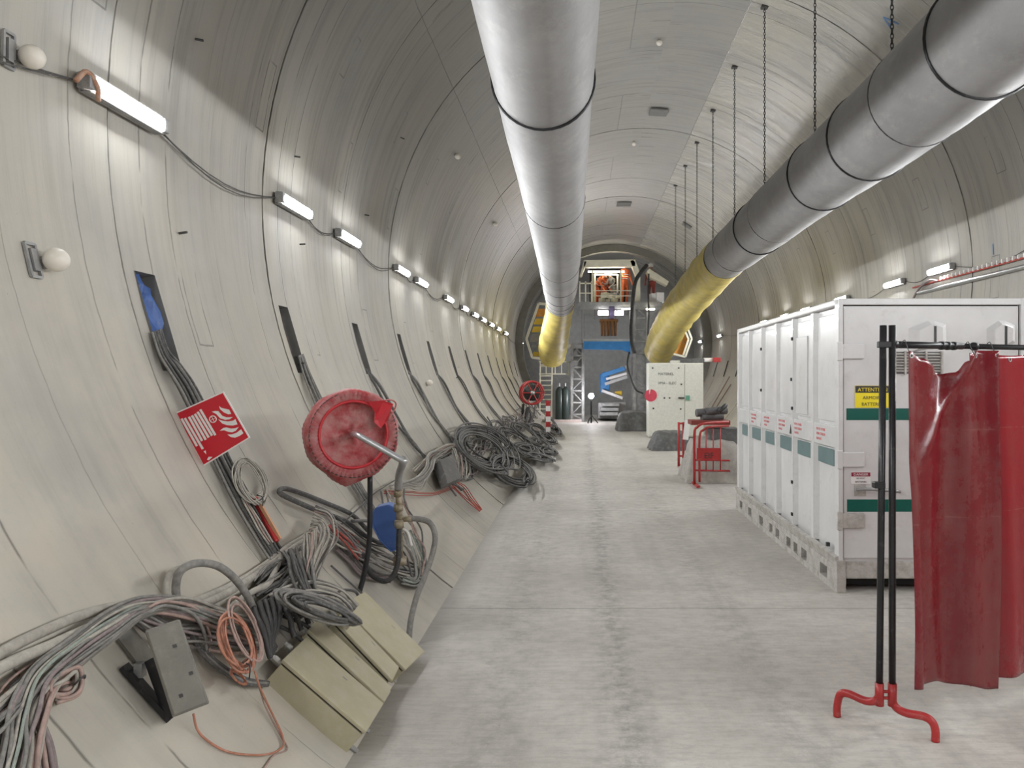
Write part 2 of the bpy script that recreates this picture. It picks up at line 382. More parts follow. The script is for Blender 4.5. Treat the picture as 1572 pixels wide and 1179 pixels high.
# ================================================================ TUBE LAMPS
def lamp(y, side, label, group=None, L=.60, proto=[None]):
    deg = 91.4 if side < 0 else -92.2
    off = .07
    p = W(y, deg, off); n = WN(deg); t = WT(deg)
    e = empty('tube_lamp', p, label, 'wall lamp', group); cx = Ctx(e)
    M = Matrix((Vector((0,1,0)), t, n)).transposed()
    cx.part('housing', BX((p-n*.038, (L+.06, .10, .02), M), (p-n*.016+t*.046, (L+.06, .006, .045), M), (p-n*.016-t*.046, (L+.06, .006, .045), M)), steel)
    bm = bmesh.new(); pts = [p+Vector((0, s, 0))+n*.004 for s in (-L/2, -L/2+.012, L/2-.012, L/2)]
    tube(bm, pts, .033, 12, True, [.024, .034, .034, .024]); cx.part('diffuser', bm, tubew, True)
    ld = bpy.data.lights.new('tube_light', 'AREA'); ld.shape = 'RECTANGLE'; ld.size = L; ld.size_y = .06; ld.energy = LAMP_WATT; ld.color = (.96, .98, 1.0); ld.spread = R_(158)
    lo = bpy.data.objects.new('tube_light', ld); C.objects.link(lo); lo.parent = e
    lo.matrix_local = Matrix.Translation(n*.042) @ Matrix((Vector((0,1,0)), n.cross(Vector((0,1,0)))*-1, -n)).transposed().to_4x4()
    for q in (-1, 1):
        cx.part('end_cap', BX((p+Vector((0, q*(L/2+.03), 0))-n*.01, (.05, .08, .07), M)), steel, bevel=.006)
        cx.part('bracket', BX((p-n*.055+Vector((0,q*L/3,0)), (.03, .05, .04), M)), steel)
    return e
LY = [-7.6, -5.2, -3.4, -1.6, -.2, 1.6, 4.02, 6.40, 7.88, 10.25, 11.5, 13.9, 15.8, 17.4, 18.9, 20.6, 22.4, 24.6, 31.3]  # unseen near lamps set denser as fill; last one added to lighten the end
names_l = {4.02:'nearest lit tube lamp high on the left wall, orange tape at its end', 6.40:'second lit tube lamp from the front on the left wall',
  7.88:'third lit tube lamp from the front on the left wall', 10.25:'fourth lit tube lamp from the front, left wall', 11.5:'fifth lit tube lamp from the front, left wall, close behind the fourth',
  13.9:'sixth lit tube lamp from the front on the left wall'}
for i, y in enumerate(LY):
    lb = names_l.get(y)
    if lb is None: lb = 'small lit tube lamp among the last of the far row on the left wall, hindmost one added unseen' if y > 10 else 'unseen lit tube lamp on the left wall beside the viewer, row packed closer as fill light'
    lamp(y, -1, lb, 'tube lamps along the left wall')
RY = [-7.0, -5.2, -3.6, -2.0, -.6, .8, 2.2, 3.8, 5.6, 7.95, 10.5, 12.05, 14.45, 16.7, 18.4, 20.5, 27.0, 31.3]  # near lamps out of view crowded for fill; hindmost added behind the gantry
names_r = {10.5:'lit tube lamp, nearest of the right wall row in view', 12.05:'second lit tube lamp from the front on the right wall',
  14.45:'lit tube lamp on the right wall just above the corner of the white container', 16.7:'fourth lit tube lamp from the front, right wall, over the container roof', 27.0:'lone far lit tube lamp on the right wall beyond the container'}
for y in RY:
    lb = names_r.get(y, 'lit tube lamp of the far right wall row over the container roof, hindmost one added unseen' if y > 10 else 'unseen lit tube lamp on the right wall beside the viewer, row packed closer as fill light')
    lamp(y, 1, lb, 'tube lamps along the right wall')
# orange tape at the near end of the first lamp
p = W(3.66, 91.4, .06); n = WN(91.4)
bm = bmesh.new(); tube(bm, smoothpts([p+Vector((0,-.05,-.03)), p+Vector((0,.0,.035))+n*.02, p+Vector((0,.05,-.02))+n*.04, p+Vector((0,.10,-.07))+n*.01], 5), .013, 7)
tagp(obj('tape_wrap', bm, mat('old_orange_tape', (.42,.22,.14), .7, 0, .3, 20, dust=.4), smooth=True), 'crumpled orange brown tape around the end of the nearest left lamp', 'tape')
# lamp supply wires, sagging from lamp to lamp
def sagwire(ys, deg, L=.33, drop=1.6, label='', k=2):
    for a, b in zip(ys, ys[1:]):
        for s in range(k):
            n = 9; pts = []
            for i in range(n):
                t = i/(n-1); y = (a+L)+(b-L-a-L)*t; sg = math.sin(math.pi*t)*(drop+.5*s)*min(1.3, (b-a)/2.2)
                dd = deg-sg if deg > 0 else deg+sg
                pts.append(W(y, dd, .02+.012*s))
            o = obj('lamp_wire', T(pts, .0045, 5), cab['dark'], smooth=True)
            tagp(o, label, 'cable', label)
sagwire(LY, 91.4, label='thin dark wire sagging between two tube lamps of the left wall')
sagwire(RY, -92.2, label='thin dark wire between two tube lamps of the right wall', k=1)
# conduits and clipped cable on the right wall
tagp(obj('conduit_pipe', T([W(y, -88.4, .05) for y in (-2, 3, 8, 11.2)], .028, 10), galv, smooth=True), 'pale steel conduit on the right wall above the container roof', 'pipe')
tagp(obj('clipped_cable', T([W(y, -90.0, .04) for y in (-2, 3, 8, 9.5, 10.6, 11.4)], .014, 6), cab['red'], smooth=True), 'reddish cable clipped along the right wall just above the pale conduit', 'cable')
bm = bmesh.new()
for i in range(40):
    y = 6.2+i*.11; box(bm, W(y, -90.35, .045), (.05, .018, .05))
tagp(obj('clip_row', bm, white_), 'row of small white cable clips on the reddish cable of the right wall', 'cable clips', kind='stuff')
tagp(obj('bent_conduit', T([W(10.6, -90.0, .05), W(10.75, -90.4, .09), W(11.1, -89.5, .07), W(11.4, -86.5, .05), W(11.5, -80, .05)], .018, 8, 5), cab['mauve'], smooth=True), 'thin bent conduit dropping behind the container roof edge', 'pipe')
# ================================================================ SMALL FIXTURES ON THE LINING
def globe(px, py, r, label, plate=True):
    y, d = onwall(px, py); n = WN(d); t = WT(d); p = W(y, d, 0)
    e = empty('globe_light', p, label, 'globe lamp', 'unlit white globe lamps'); cx = Ctx(e)
    M = Matrix((Vector((0,1,0)), t, n)).transposed()
    if plate:
        pc = p - Vector((0, r*1.3, 0))
        bm = bmesh.new()
        for s in (-1, 1):
            bar(bm, pc+t*.075*s+n*.012-Vector((0,.03,0)), pc+t*.075*s+n*.012+Vector((0,.03,0)), .012)
            bar(bm, pc+n*.012+Vector((0,.03*s,0))-t*.075, pc+n*.012+Vector((0,.03*s,0))+t*.075, .012)
        box(bm, pc+n*.015, (.03, .10, .02), M)
        cx.part('bracket', bm, steel)
    bm = bmesh.new(); cyl(bm, p, p+n*(r*.8), r*.55, 14); cx.part('base', bm, steel, True)
    bm = bmesh.new(); sphere(bm, p+n*(r*1.25), r, u=20, v=14); cx.part('globe', bm, mat('white_globe', (.75,.70,.62), .35, 0, .06, 9), True)
globe(27, 87, .052, 'white globe lamp on a dark bracket at the upper left edge')
globe(64, 404, .053, 'white globe lamp on a dark bracket, left wall, above the long bare wall')
for (px, py, lb) in ((1012,60,'small white ball fitting nearest in the crown'), (698,237,'small white ball fitting high on the left vault'), (973,217,'small white ball fitting in the crown behind the dark square pocket'),
                     (757,342,'small white ball fitting on the left vault near the big duct'), (654,590,'small white ball fitting low on the left wall behind the drum')):
    globe(px, py, .045, lb, False)
def plate_on(px, py, wy, wt, label, name='pocket_cover', m=None):
    y, d = onwall(px, py); n = WN(d); t = WT(d); M = Matrix((Vector((0,1,0)), t, n)).transposed()
    bm = BX((W(y, d, .03), (wy, wt, .03), M)); tagp(obj(name, bm, m or dark_gap, bevel=.004), label, 'cover plate', 'dark plates in the crown')
plate_on(1011, 170, .36, .34, 'dark square plate nearest in the crown of the vault')
plate_on(958, 312, .5, .42, 'second dark square plate further along the crown')
plate_on(1055, 345, .35, .3, 'small dark plate on the right side of the far vault')
for (px, py) in ((275,358),(452,240),(458,560),(560,330),(615,211),(300,60),(460,375),(700,580),(1238,92),(1262,146),(930,555)):
    if px > 900: continue
    y, d = onwall(px, py); tagp(obj('anchor_bolt', T([W(y, d, 0), W(y, d, .05)], .008, 6), rubber), 'small dark anchor bolt sticking out of the left wall', 'bolt', 'anchor bolts in the left lining')
# blue foil in the first pocket
y0, d0 = onwall(228, 440)
bm = bmesh.new(); rg_ = random.Random(4); gr_ = [[bm.verts.new((4.07+.16*i_/5, 78.0-5.2*j_/5, rg_.uniform(-.06, .0))) for i_ in range(6)] for j_ in range(6)]
for row in gr_:
    for v_ in row: v_.co = W(v_.co.x+rg_.uniform(-.012,.012), v_.co.y-3.0*max(0, (v_.co.x-4.14)*4), v_.co.z)
for a_, b_ in zip(gr_, gr_[1:]):
    for k_ in range(5): bm.faces.new((a_[k_], a_[k_+1], b_[k_+1], b_[k_]))
o = obj('blue_sheet', bm, bluepl); sm_ = o.modifiers.new('th', 'SOLIDIFY'); sm_.thickness = .004; tagp(o, 'crumpled blue foil in the top of the first wall pocket', 'foil')
# ================================================================ VENTILATION DUCTS
def duct(name, path, rad, m, seg=20, wr=.0):
    pts = smoothpts(path, 10); n = len(pts); bm = bmesh.new(); rr = []
    rng = random.Random(5)
    rings = []; L = 0
    for i, p in enumerate(pts):
        d = (pts[min(n-1, i+1)]-pts[max(0, i-1)]).normalized()
        u = Vector((1,0,0)); u = (u-d*u.dot(d)).normalized(); v = d.cross(u)
        t = i/(n-1)*(len(rad)-1); k = min(int(t), len(rad)-2); r = rad[k]+(rad[k+1]-rad[k])*(t-k)
        r *= 1+wr*(math.sin(i*2.1)+math.sin(i*.77))*.5
        ring = []
        for q in range(seg):
            a = 2*math.pi*q/seg
            w_ = 1+wr*.6*math.sin(3*a+i*.9)+wr*.4*math.sin(5*a-i*1.7)
            ring.append(bm.verts.new(p+(u*math.cos(a)+v*math.sin(a))*r*w_))
        rings.append(ring)
    for a, b in zip(rings, rings[1:]):
        for q in range(seg): bm.faces.new((a[q], a[(q+1)%seg], b[(q+1)%seg], b[q]))
    return bm, pts
def ringat(bm, p, d, r, w_=.012, tk=.006, n=36):
    d = d.normalized(); u, v = frame(d)
    a = [p+(u*math.cos(2*math.pi*k/n)+v*math.sin(2*math.pi*k/n))*(r+tk*.5) for k in range(n+1)]
    tube(bm, a, tk, 6, False)
def make_duct(name, label, grey, grad, yel, yrad, joints, thin, wrg=.006, wry=.03):
    e = empty(name, grey[0], label, 'ventilation duct', 'ventilation ducts'); cx = Ctx(e)
    bm, pts = duct(name, grey, grad, ductgrey, 40, wrg); cx.part('sleeve', bm, ductgrey, True)
    bm, _ = duct(name, yel, yrad, ductyel, 32, wry); cx.part('yellow_sleeve', bm, ductyel, True)
    def at(y):
        for a, b in zip(pts, pts[1:]):
            if a.y <= y <= b.y:
                t = (y-a.y)/(b.y-a.y); return a+(b-a)*t, b-a
        return pts[-1], pts[-1]-pts[-2]
    def rad(y):
        i = min(range(len(pts)), key=lambda k: abs(pts[k].y-y)); t = i/(len(pts)-1)*(len(grad)-1); k = min(int(t), len(grad)-2); return grad[k]+(grad[k+1]-grad[k])*(t-k)
    for y in joints:
        p, d = at(y); bm = bmesh.new(); ringat(bm, p, d, rad(y)*1.002, tk=.011); cx.part('joint_band', bm, blackst, True)
    for y in thin:
        p, d = at(y); bm = bmesh.new(); ringat(bm, p, d, rad(y)*1.0, tk=.004); cx.part('seam', bm, rubber, True)
    return pts
h = EYE
make_duct('ventilation_duct', 'big grey fabric air duct hanging under the crown, yellow at its far end',
  [Vector(v) for v in ((-.13,-6,2.22+h), (-.17,-1,2.20+h), (-.21,2,2.17+h), (-.26,5.3,2.13+h), (-.29,8,2.08+h), (-.34,12,2.0+h), (-.42,16,1.95+h), (-.50,19.3,1.93+h))], [.36,.36,.36,.36,.355,.36,.37,.36],
  [Vector(v) for v in ((-.50,19.2,1.93+h), (-.56,20.6,1.86+h), (-.66,22.2,1.70+h), (-.80,24.2,1.42+h), (-.93,26.0,1.08+h), (-.98,26.9,.80+h))], [.365,.37,.40,.46,.50,.46], (5.33,), (.8, 8.6, 12.8, 14.9, 16.6, 17.7, 18.6, 19.2))
make_duct('ventilation_duct', 'grey fabric air duct slung on chains along the right vault, yellow at its far end',
  [Vector(v) for v in ((2.9,-6,2.36+h), (2.80,-1,2.33+h), (2.74,2,2.32+h), (2.74,4.0,2.31+h), (2.72,5.45,2.27+h), (2.70,6.7,2.24+h), (2.72,8.8,2.28+h), (2.70,11,2.25+h), (2.68,13.9,2.22+h))], [.40,.40,.40,.40,.405,.405,.40,.40,.395],
  [Vector(v) for v in ((2.68,13.8,2.22+h), (2.68,15.4,2.14+h), (2.66,17.4,1.98+h), (2.60,19.4,1.74+h), (2.56,21.2,1.46+h), (2.56,23.2,1.12+h), (2.58,24.4,.86+h))], [.40,.43,.45,.47,.47,.48,.46],
  (5.05, 6.95, 8.35, 11.2), (2.2, 6.0, 10.3, 12.9, 13.8), wrg=.008)
# chains
def chain(y, x=2.48, ztop=None, zbot=None, label='', dim=.032):
    ztop = CZ+math.sqrt(R*R-(x-CX)**2)-.0; zbot = zbot
    e = empty('hanging_chain', (x, y, ztop), label, 'chain', 'chains of the right duct'); cx = Ctx(e)
    bm = bmesh.new(); z = ztop-.03; k = 0
    while z > zbot:
        c = Vector((x, y, z)); U = Vector((1,0,0)) if k % 2 else Vector((0,1,0))
        pts = [c+U*math.cos(a)*.012+Vector((0,0,1))*math.sin(a)*.026 for a in [2*math.pi*i/8 for i in range(9)]]
        tube(bm, pts, .0045, 4, False); z -= .038; k += 1
    cx.part('links', bm, rubber); cx.part('eye_plate', BX(((x, y, ztop-.01), (.09, .09, .03))), rubber)
for y, zb, lb in ((5.95, h+2.6, 'chain of the right duct nearest to the viewer'), (7.9, h+2.62, 'second chain of the right duct, long and running out of the top of the picture'),
                  (10.05, h+2.6, 'third chain of the right duct, anchored in the bright patch of vault'), (12.0, h+2.6, 'fourth chain of the right duct'), (13.95, h+2.55, 'fifth chain of the right duct, by the grey and yellow join'),
                  (15.85, h+2.5, 'sixth chain of the right duct'), (17.6, h+2.38, 'seventh chain of the right duct'), (19.4, h+2.15, 'farthest chain of the right duct')):
    chain(y, zbot=zb-.06, label=lb)
# ================================================================ FIRE HOSE SIGN
def fire_sign():
    d = 72.0; n = WN(68.); t = WT(68.)       # sign stands off the lining in the ring plane
    TL, TR, BR, BL = [P(a, b, yy) for (a, b), yy in (((268,634),4.02), ((343,601),3.98), ((384,672),3.98), ((312,716),4.02))]
    o = (TL+BR)/2; e = empty('fire_hose_sign', o, 'red square sign with white hose reel and flame symbols on the left wall', 'safety sign'); cx = Ctx(e)
    Nn = (TR-TL).cross(BL-TL).normalized(); 
    if Nn.y > 0: Nn = -Nn
    def q(u, v, k=0.): return TL+(TR-TL)*u+(BL-TL)*v+((BR-TR)-(BL-TL))*u*v+Nn*k
    bm = bmesh.new(); poly(bm, [q(0,0), q(1,0), q(1,1), q(0,1)], Nn, -.004); cx.part('plate', bm, white_)
    bm = bmesh.new(); poly(bm, [q(.025,.022,.0004), q(.975,.022,.0004), q(.975,.978,.0004), q(.025,.978,.0004)], Nn, .0008); cx.part('face', bm, red_)
    k = .0018
    def uv(x, y):      # picture of the sign -> its own u, v
        ax, ay, bx_, by, cx_, cy = 54., 420., 700., 75., 440., 1130.
        d = (bx_-ax)*(cy-ay)-(by-ay)*(cx_-ax); return ((x-ax)*(cy-ay)-(y-ay)*(cx_-ax))/d, ((bx_-ax)*(y-ay)-(by-ay)*(x-ax))/d
    def shape(name, pts):
        bm = bmesh.new(); poly(bm, [q(*uv(*p_), k) for p_ in pts], Nn, .0006); cx.part(name, bm, white_)
    for (x0, y0, x1, y1) in ((150,490,360,860),(195,480,440,900),(250,460,430,790),(290,440,480,775),(330,415,520,745),(365,385,565,720),(400,350,610,715)):
        l = math.hypot(x1-x0, y1-y0); nx_, ny_ = -(y1-y0)/l*16, (x1-x0)/l*16; shape('hose_bar', [(x0+nx_,y0+ny_),(x0-nx_,y0-ny_),(x1-nx_,y1-ny_),(x1+nx_,y1+ny_)])
    shape('nozzle', [(448,930),(480,918),(486,972)]); shape('spray', [(495,1042),(520,1005),(572,1010),(520,1052)])
    wu, wv_ = uv(575, 487)
    ring = [q(wu+.062*math.cos(a), wv_+.058*math.sin(a), k+.0005) for a in [2*math.pi*i/20 for i in range(21)]]
    bm = bmesh.new(); tube(bm, ring, .0028, 5, False); bar(bm, q(wu-.06,wv_,k), q(wu+.06,wv_,k), .005, .002); bar(bm, q(wu,wv_-.055,k), q(wu,wv_+.055,k), .005, .002); cx.part('valve_wheel', bm, white_)
    for pts in (((650,295),(690,325),(790,350),(820,415),(780,420),(720,390),(670,345)), ((555,378),(600,368),(645,370),(700,440),(760,465),(845,462),(800,495),(740,500),(670,475),(620,415)),
                ((645,490),(700,510),(780,525),(850,515),(880,495),(910,575),(850,588),(770,580),(700,550)), ((668,655),(720,615),(760,610),(820,630),(880,628),(930,612),(890,665),(840,685),(790,675),(730,650)),
                ((775,712),(830,715),(900,695),(960,650),(995,710),(940,745),(880,765),(820,750))): shape('flame', pts)
    wl = W(4.0, 68.5, 0)
    bm = bmesh.new(); box(bm, q(-.01,.5,-.01)-n*.01, (.03, .012, .30), Matrix((n, Vector((0,1,0)), t)).transposed()); cx.part('wall_angle', bm, galv)
fire_sign()
# ================================================================ CONTAINER (BATTERY CABINET)
def container():
    X0, X1, Ya, Yb, ZT = 1.985, 3.42, 5.75, 9.45, 2.26
    e = empty('battery_container', (X0, Ya, 0), 'large white steel container with green stripes and warning labels, right side of the tunnel', 'container'); cx = Ctx(e)
    cx.part('body', BX(BB(X0+.05, X1-.05, Ya+.06, Yb-.03, .24, ZT-.03)), whitep)
    cx.part('roof', BX(BB(X0, X1, Ya, Yb, ZT-.05, ZT)), whitep, bevel=.008)
    # base rail with fork openings
    ops = []; y = Ya+.0
    bm = bmesh.new(); holes = [(5.98,6.16), (6.52,6.68), (6.80,6.92), (7.02,7.16), (7.42,7.56), (7.68,7.80), (8.08,8.24), (8.62,8.78), (9.1,9.25)]
    ys = [Ya]+[v for h_ in holes for v in h_]+[Yb]
    box(bm, *BB(X0-.015, X0+.06, Ya, Yb, .0, .05)); box(bm, *BB(X0-.015, X0+.06, Ya, Yb, .145, .20))
    for a, b in zip(ys[::2], ys[1::2]): box(bm, *BB(X0-.01, X0+.06, a, b, .03, .16))
    cx.part('base_rail', bm, whited)
    cx.part('base_core', BX(BB(X0+.08, X1-.02, Ya+.12, Yb-.05, .03, .22)), mat('black_void', (.02,.02,.02), .9))
    cx.part('base_rail', BX(BB(X1-.06, X1+.01, Ya, Yb, 0, .20)), whited)
    cx.part('sill_beam', BX(BB(X0+.05, X1-.05, Ya+.02, Ya+.10, .10, .235)), whited, bevel=.012)
    cx.part('foot', BX(BB(X0-.015, X0+.055, Ya-.01, Ya+.08, 0, .25)), whited, bevel=.005)
    cx.part('foot', BX(BB(X1-.055, X1+.015, Ya-.01, Ya+.08, 0, .25)), whited, bevel=.005)
    # corner posts
    for x in (X0, X1-.037): cx.part('corner_post', BX(BB(x, x+.037, Ya-.005, Ya+.09, .20, ZT)), whitep, bevel=.006)
    for x in (X0, X1-.07): cx.part('corner_post', BX(BB(x, x+.07, Yb-.09, Yb, .20, ZT)), whitep, bevel=.006)
    cx.part('sloped_skirt', BX(((X0+.005, (Ya+Yb)/2, .235), (.04, Yb-Ya, .09), Matrix.Rotation(R_(-18), 3, 'Y'))), whited)
    # the long side: bays with ribs
    edges = [5.84, 6.42, 7.02, 7.62, 8.22, 8.84, 9.38]
    for i, y in enumerate(edges):
        wd = .035 if i in (2, 4) else .07
        if 0 < i: 
            bm = bmesh.new(); a = .5*wd
            prof = [(X0+.055, y-a-.03), (X0+.005, y-a), (X0+.005, y+a), (X0+.055, y+a+.03)]
            lo = [bm.verts.new((x_, y_, .28)) for x_, y_ in prof]; hi = [bm.verts.new((x_, y_, ZT-.06)) for x_, y_ in prof]
            for k in range(4): bm.faces.new((lo[k], lo[(k+1)%4], hi[(k+1)%4], hi[k]))
            bm.faces.new(lo); bm.faces.new(hi); cx.part('rib', bm, whitep)
    for a, b in zip(edges, edges[1:]):
        cx.part('side_panel', BX(BB(X0+.035, X0+.06, a+.07, b-.07, 1.30, ZT-.10)), whitep, bevel=.006)
        cx.part('green_patch', BX(BB(X0+.030, X0+.05, a+.10, b-.09, .95, 1.075)), greyg)
    cx.part('label_band', BX(BB(X0+.012, X0+.05, Ya+.08, Yb-.08, 1.10, 1.27)), whitep, bevel=.004)
    cx.part('access_panel', BX(BB(X0+.022, X0+.05, 6.62, 6.95, 1.32, 2.02)), whitep, bevel=.004)
    rt = mat('red_print', (.55,.08,.08), .5, 0, .05)
    for i, y in enumerate((6.3, 6.95, 7.5, 8.1, 8.7)):
        for kk_ in range(3):
            text('label_text', ('NE PAS OUVRIR', 'HORS TENSION', 'DANGER')[kk_], .032, (X0+.0115, y+.02, 1.215-kk_*.04), (0,-1,0), (0,0,1), rt, e, cx.o)
        bm = bmesh.new(); v = [(X0+.011, y+.10, 1.12), (X0+.011, y+.18, 1.12), (X0+.011, y+.14, 1.21)]; poly(bm, v, (1,0,0), -.001); cx.part('hazard_triangle', bm, blk_ if i % 2 else rt)
    for y, z in ((7.0,2.0),(7.0,1.35),(7.02,1.62),(8.2,1.95),(8.2,1.5),(7.0,.66),(7.0,.36),(6.0,.30)):
        cx.part('bolt_head', BX(BB(X0-.006, X0+.02, y, y+.03, z, z+.03)), rubber)
    # front face : one door
    cx.part('door_frame', BX(BB(X0+.03, X1-.03, Ya-.003, Ya+.07, ZT-.047, ZT-.01), BB(X0+.03, X1-.03, Ya+.03, Ya+.06, .22, .26)), whitep)
    cx.part('door_gap', BX(BB(X0+.02, X1-.02, Ya+.045, Ya+.07, .235, ZT-.03)), mat('black_void', (.02,.02,.02), .9))
    D0, D1 = X0+.046, X1-.046
    d = cx.part('door', BX(BB(D0, D1, Ya+.012, Ya+.05, .262, ZT-.058)), whitep, bevel=.005)
    yf = Ya+.012
    def dp(name, bm, m, smooth=False, bevel=0.):
        return cx.part(name, bm, m, smooth, bevel, parent=d)
    for z0 in (1.80, .97, .50):
        dp('hinge', BX(BB(X0-.008, X0+.20, yf-.022, yf+.0, z0-.005, z0+.11), BB(X0-.012, X0+.03, yf-.03, yf+.0, z0-.02, z0+.125)), whited if z0 < .9 else whitep, bevel=.008)
    dp('green_stripe', BX(BB(D0+.02, D1-.04, yf-.002, yf+.001, 1.325, 1.415)), green)
    dp('green_stripe', BX(BB(D0+.025, D1-.04, yf-.002, yf+.001, .62, .715)), green)
    # pressed ventilation scoops
    for xs in (2.70, 3.24):
        w2 = .17 if xs < 3 else .11
        bm = bmesh.new()
        pr = [(xs-w2,2.03),(xs-.02,2.09),(xs+.02,2.09),(xs+min(w2, .12),2.06),(xs+min(w2,.12),1.92),(xs+.02,1.87),(xs-.02,1.87),(xs-w2,1.84)]
        base = [bm.verts.new((x_, yf, z_)) for x_, z_ in pr]
        top = [bm.verts.new((xs+(x_-xs)*.62, yf-.045, 1.975+(z_-1.975)*.72)) for x_, z_ in pr]
        bm.faces.new(top)
        for k in range(8): bm.faces.new((base[k], base[(k+1)%8], top[(k+1)%8], top[k]))
        dp('vent_scoop', bm, whitep, bevel=.004); dp('vent_slot', BX(BB(xs+.005, xs+.022, yf-.049, yf-.03, 1.90, 2.045)), blk_)
    bm = bmesh.new()
    for i in range(7): box(bm, (2.60, yf-.006, 1.865-.03-i*.022), (.36, .02, .006), Matrix.Rotation(R_(35), 3, 'X'))
    for x_ in (2.42, 2.50, 2.66, 2.78): box(bm, (x_, yf-.01, 1.765), (.014, .02, .18))
    dp('louvre_grille', bm, whited); dp('grille_backing', BX(BB(2.43, 2.77, yf-.003, yf+.001, 1.68, 1.85)), mat('grille_shade', (.12,.12,.12), .8))
    dp('lock_handle', T([(2.13,yf-.01,.79),(2.16,yf-.04,.80),(2.30,yf-.04,.795),(2.45,yf-.04,.78)], .013, 8, 4), steel, True)
    dp('handle_recess', BX(BB(2.11, 2.20, yf-.006, yf, .74, .83)), whited, bevel=.004)
    # labels on the door
    s = empty('warning_plate', (2.115, yf, 1.42), 'yellow and black warning plate ATTENTION ARMOIRE BATTERIES on the container door', 'warning sign')
    c2 = Ctx(s)
    c2.part('plate', BX(BB(2.115, 2.385, yf-.006, yf-.0022, 1.42, 1.59)), yel_, bevel=.002)
    c2.part('header', BX(BB(2.118, 2.382, yf-.0075, yf-.004, 1.535, 1.588)), blk_)
    text('plate_text', 'ATTENTION', .041, (2.25, yf-.0080, 1.545), (1,0,0), (0,0,1), yel_, s, c2.o, 'CENTER')
    text('plate_text', 'ARMOIRE', .036, (2.25, yf-.0066, 1.485), (1,0,0), (0,0,1), blk_, s, c2.o, 'CENTER')
    text('plate_text', 'BATTERIES', .036, (2.25, yf-.0066, 1.435), (1,0,0), (0,0,1), blk_, s, c2.o, 'CENTER')
    s = empty('danger_label', (2.08, yf, .83), 'small white label with dark red DANGER header above the door handle', 'warning sign'); c2 = Ctx(s)
    c2.part('plate', BX(BB(2.085, 2.235, yf-.005, yf-.001, .835, .925)), white_)
    c2.part('header', BX(BB(2.087, 2.233, yf-.0065, yf-.004, .892, .923)), mat('dark_red_print', (.28,.02,.05), .5, 0, .05))
    text('label_text', 'DANGER', .028, (2.16, yf-.007, .898), (1,0,0), (0,0,1), white_, s, c2.o, 'CENTER')
    text('label_text', 'DE MORT', .016, (2.16, yf-.0056, .872), (1,0,0), (0,0,1), blk_, s, c2.o, 'CENTER')
    text('label_text', 'BATTERIES', .018, (2.16, yf-.0056, .845), (1,0,0), (0,0,1), blk_, s, c2.o, 'CENTER')
    text('plate_text', '145', .03, (2.42, Ya-.0005, ZT-.035), (1,0,0), (0,0,1), blk_, e, cx.o, 'CENTER')
container()
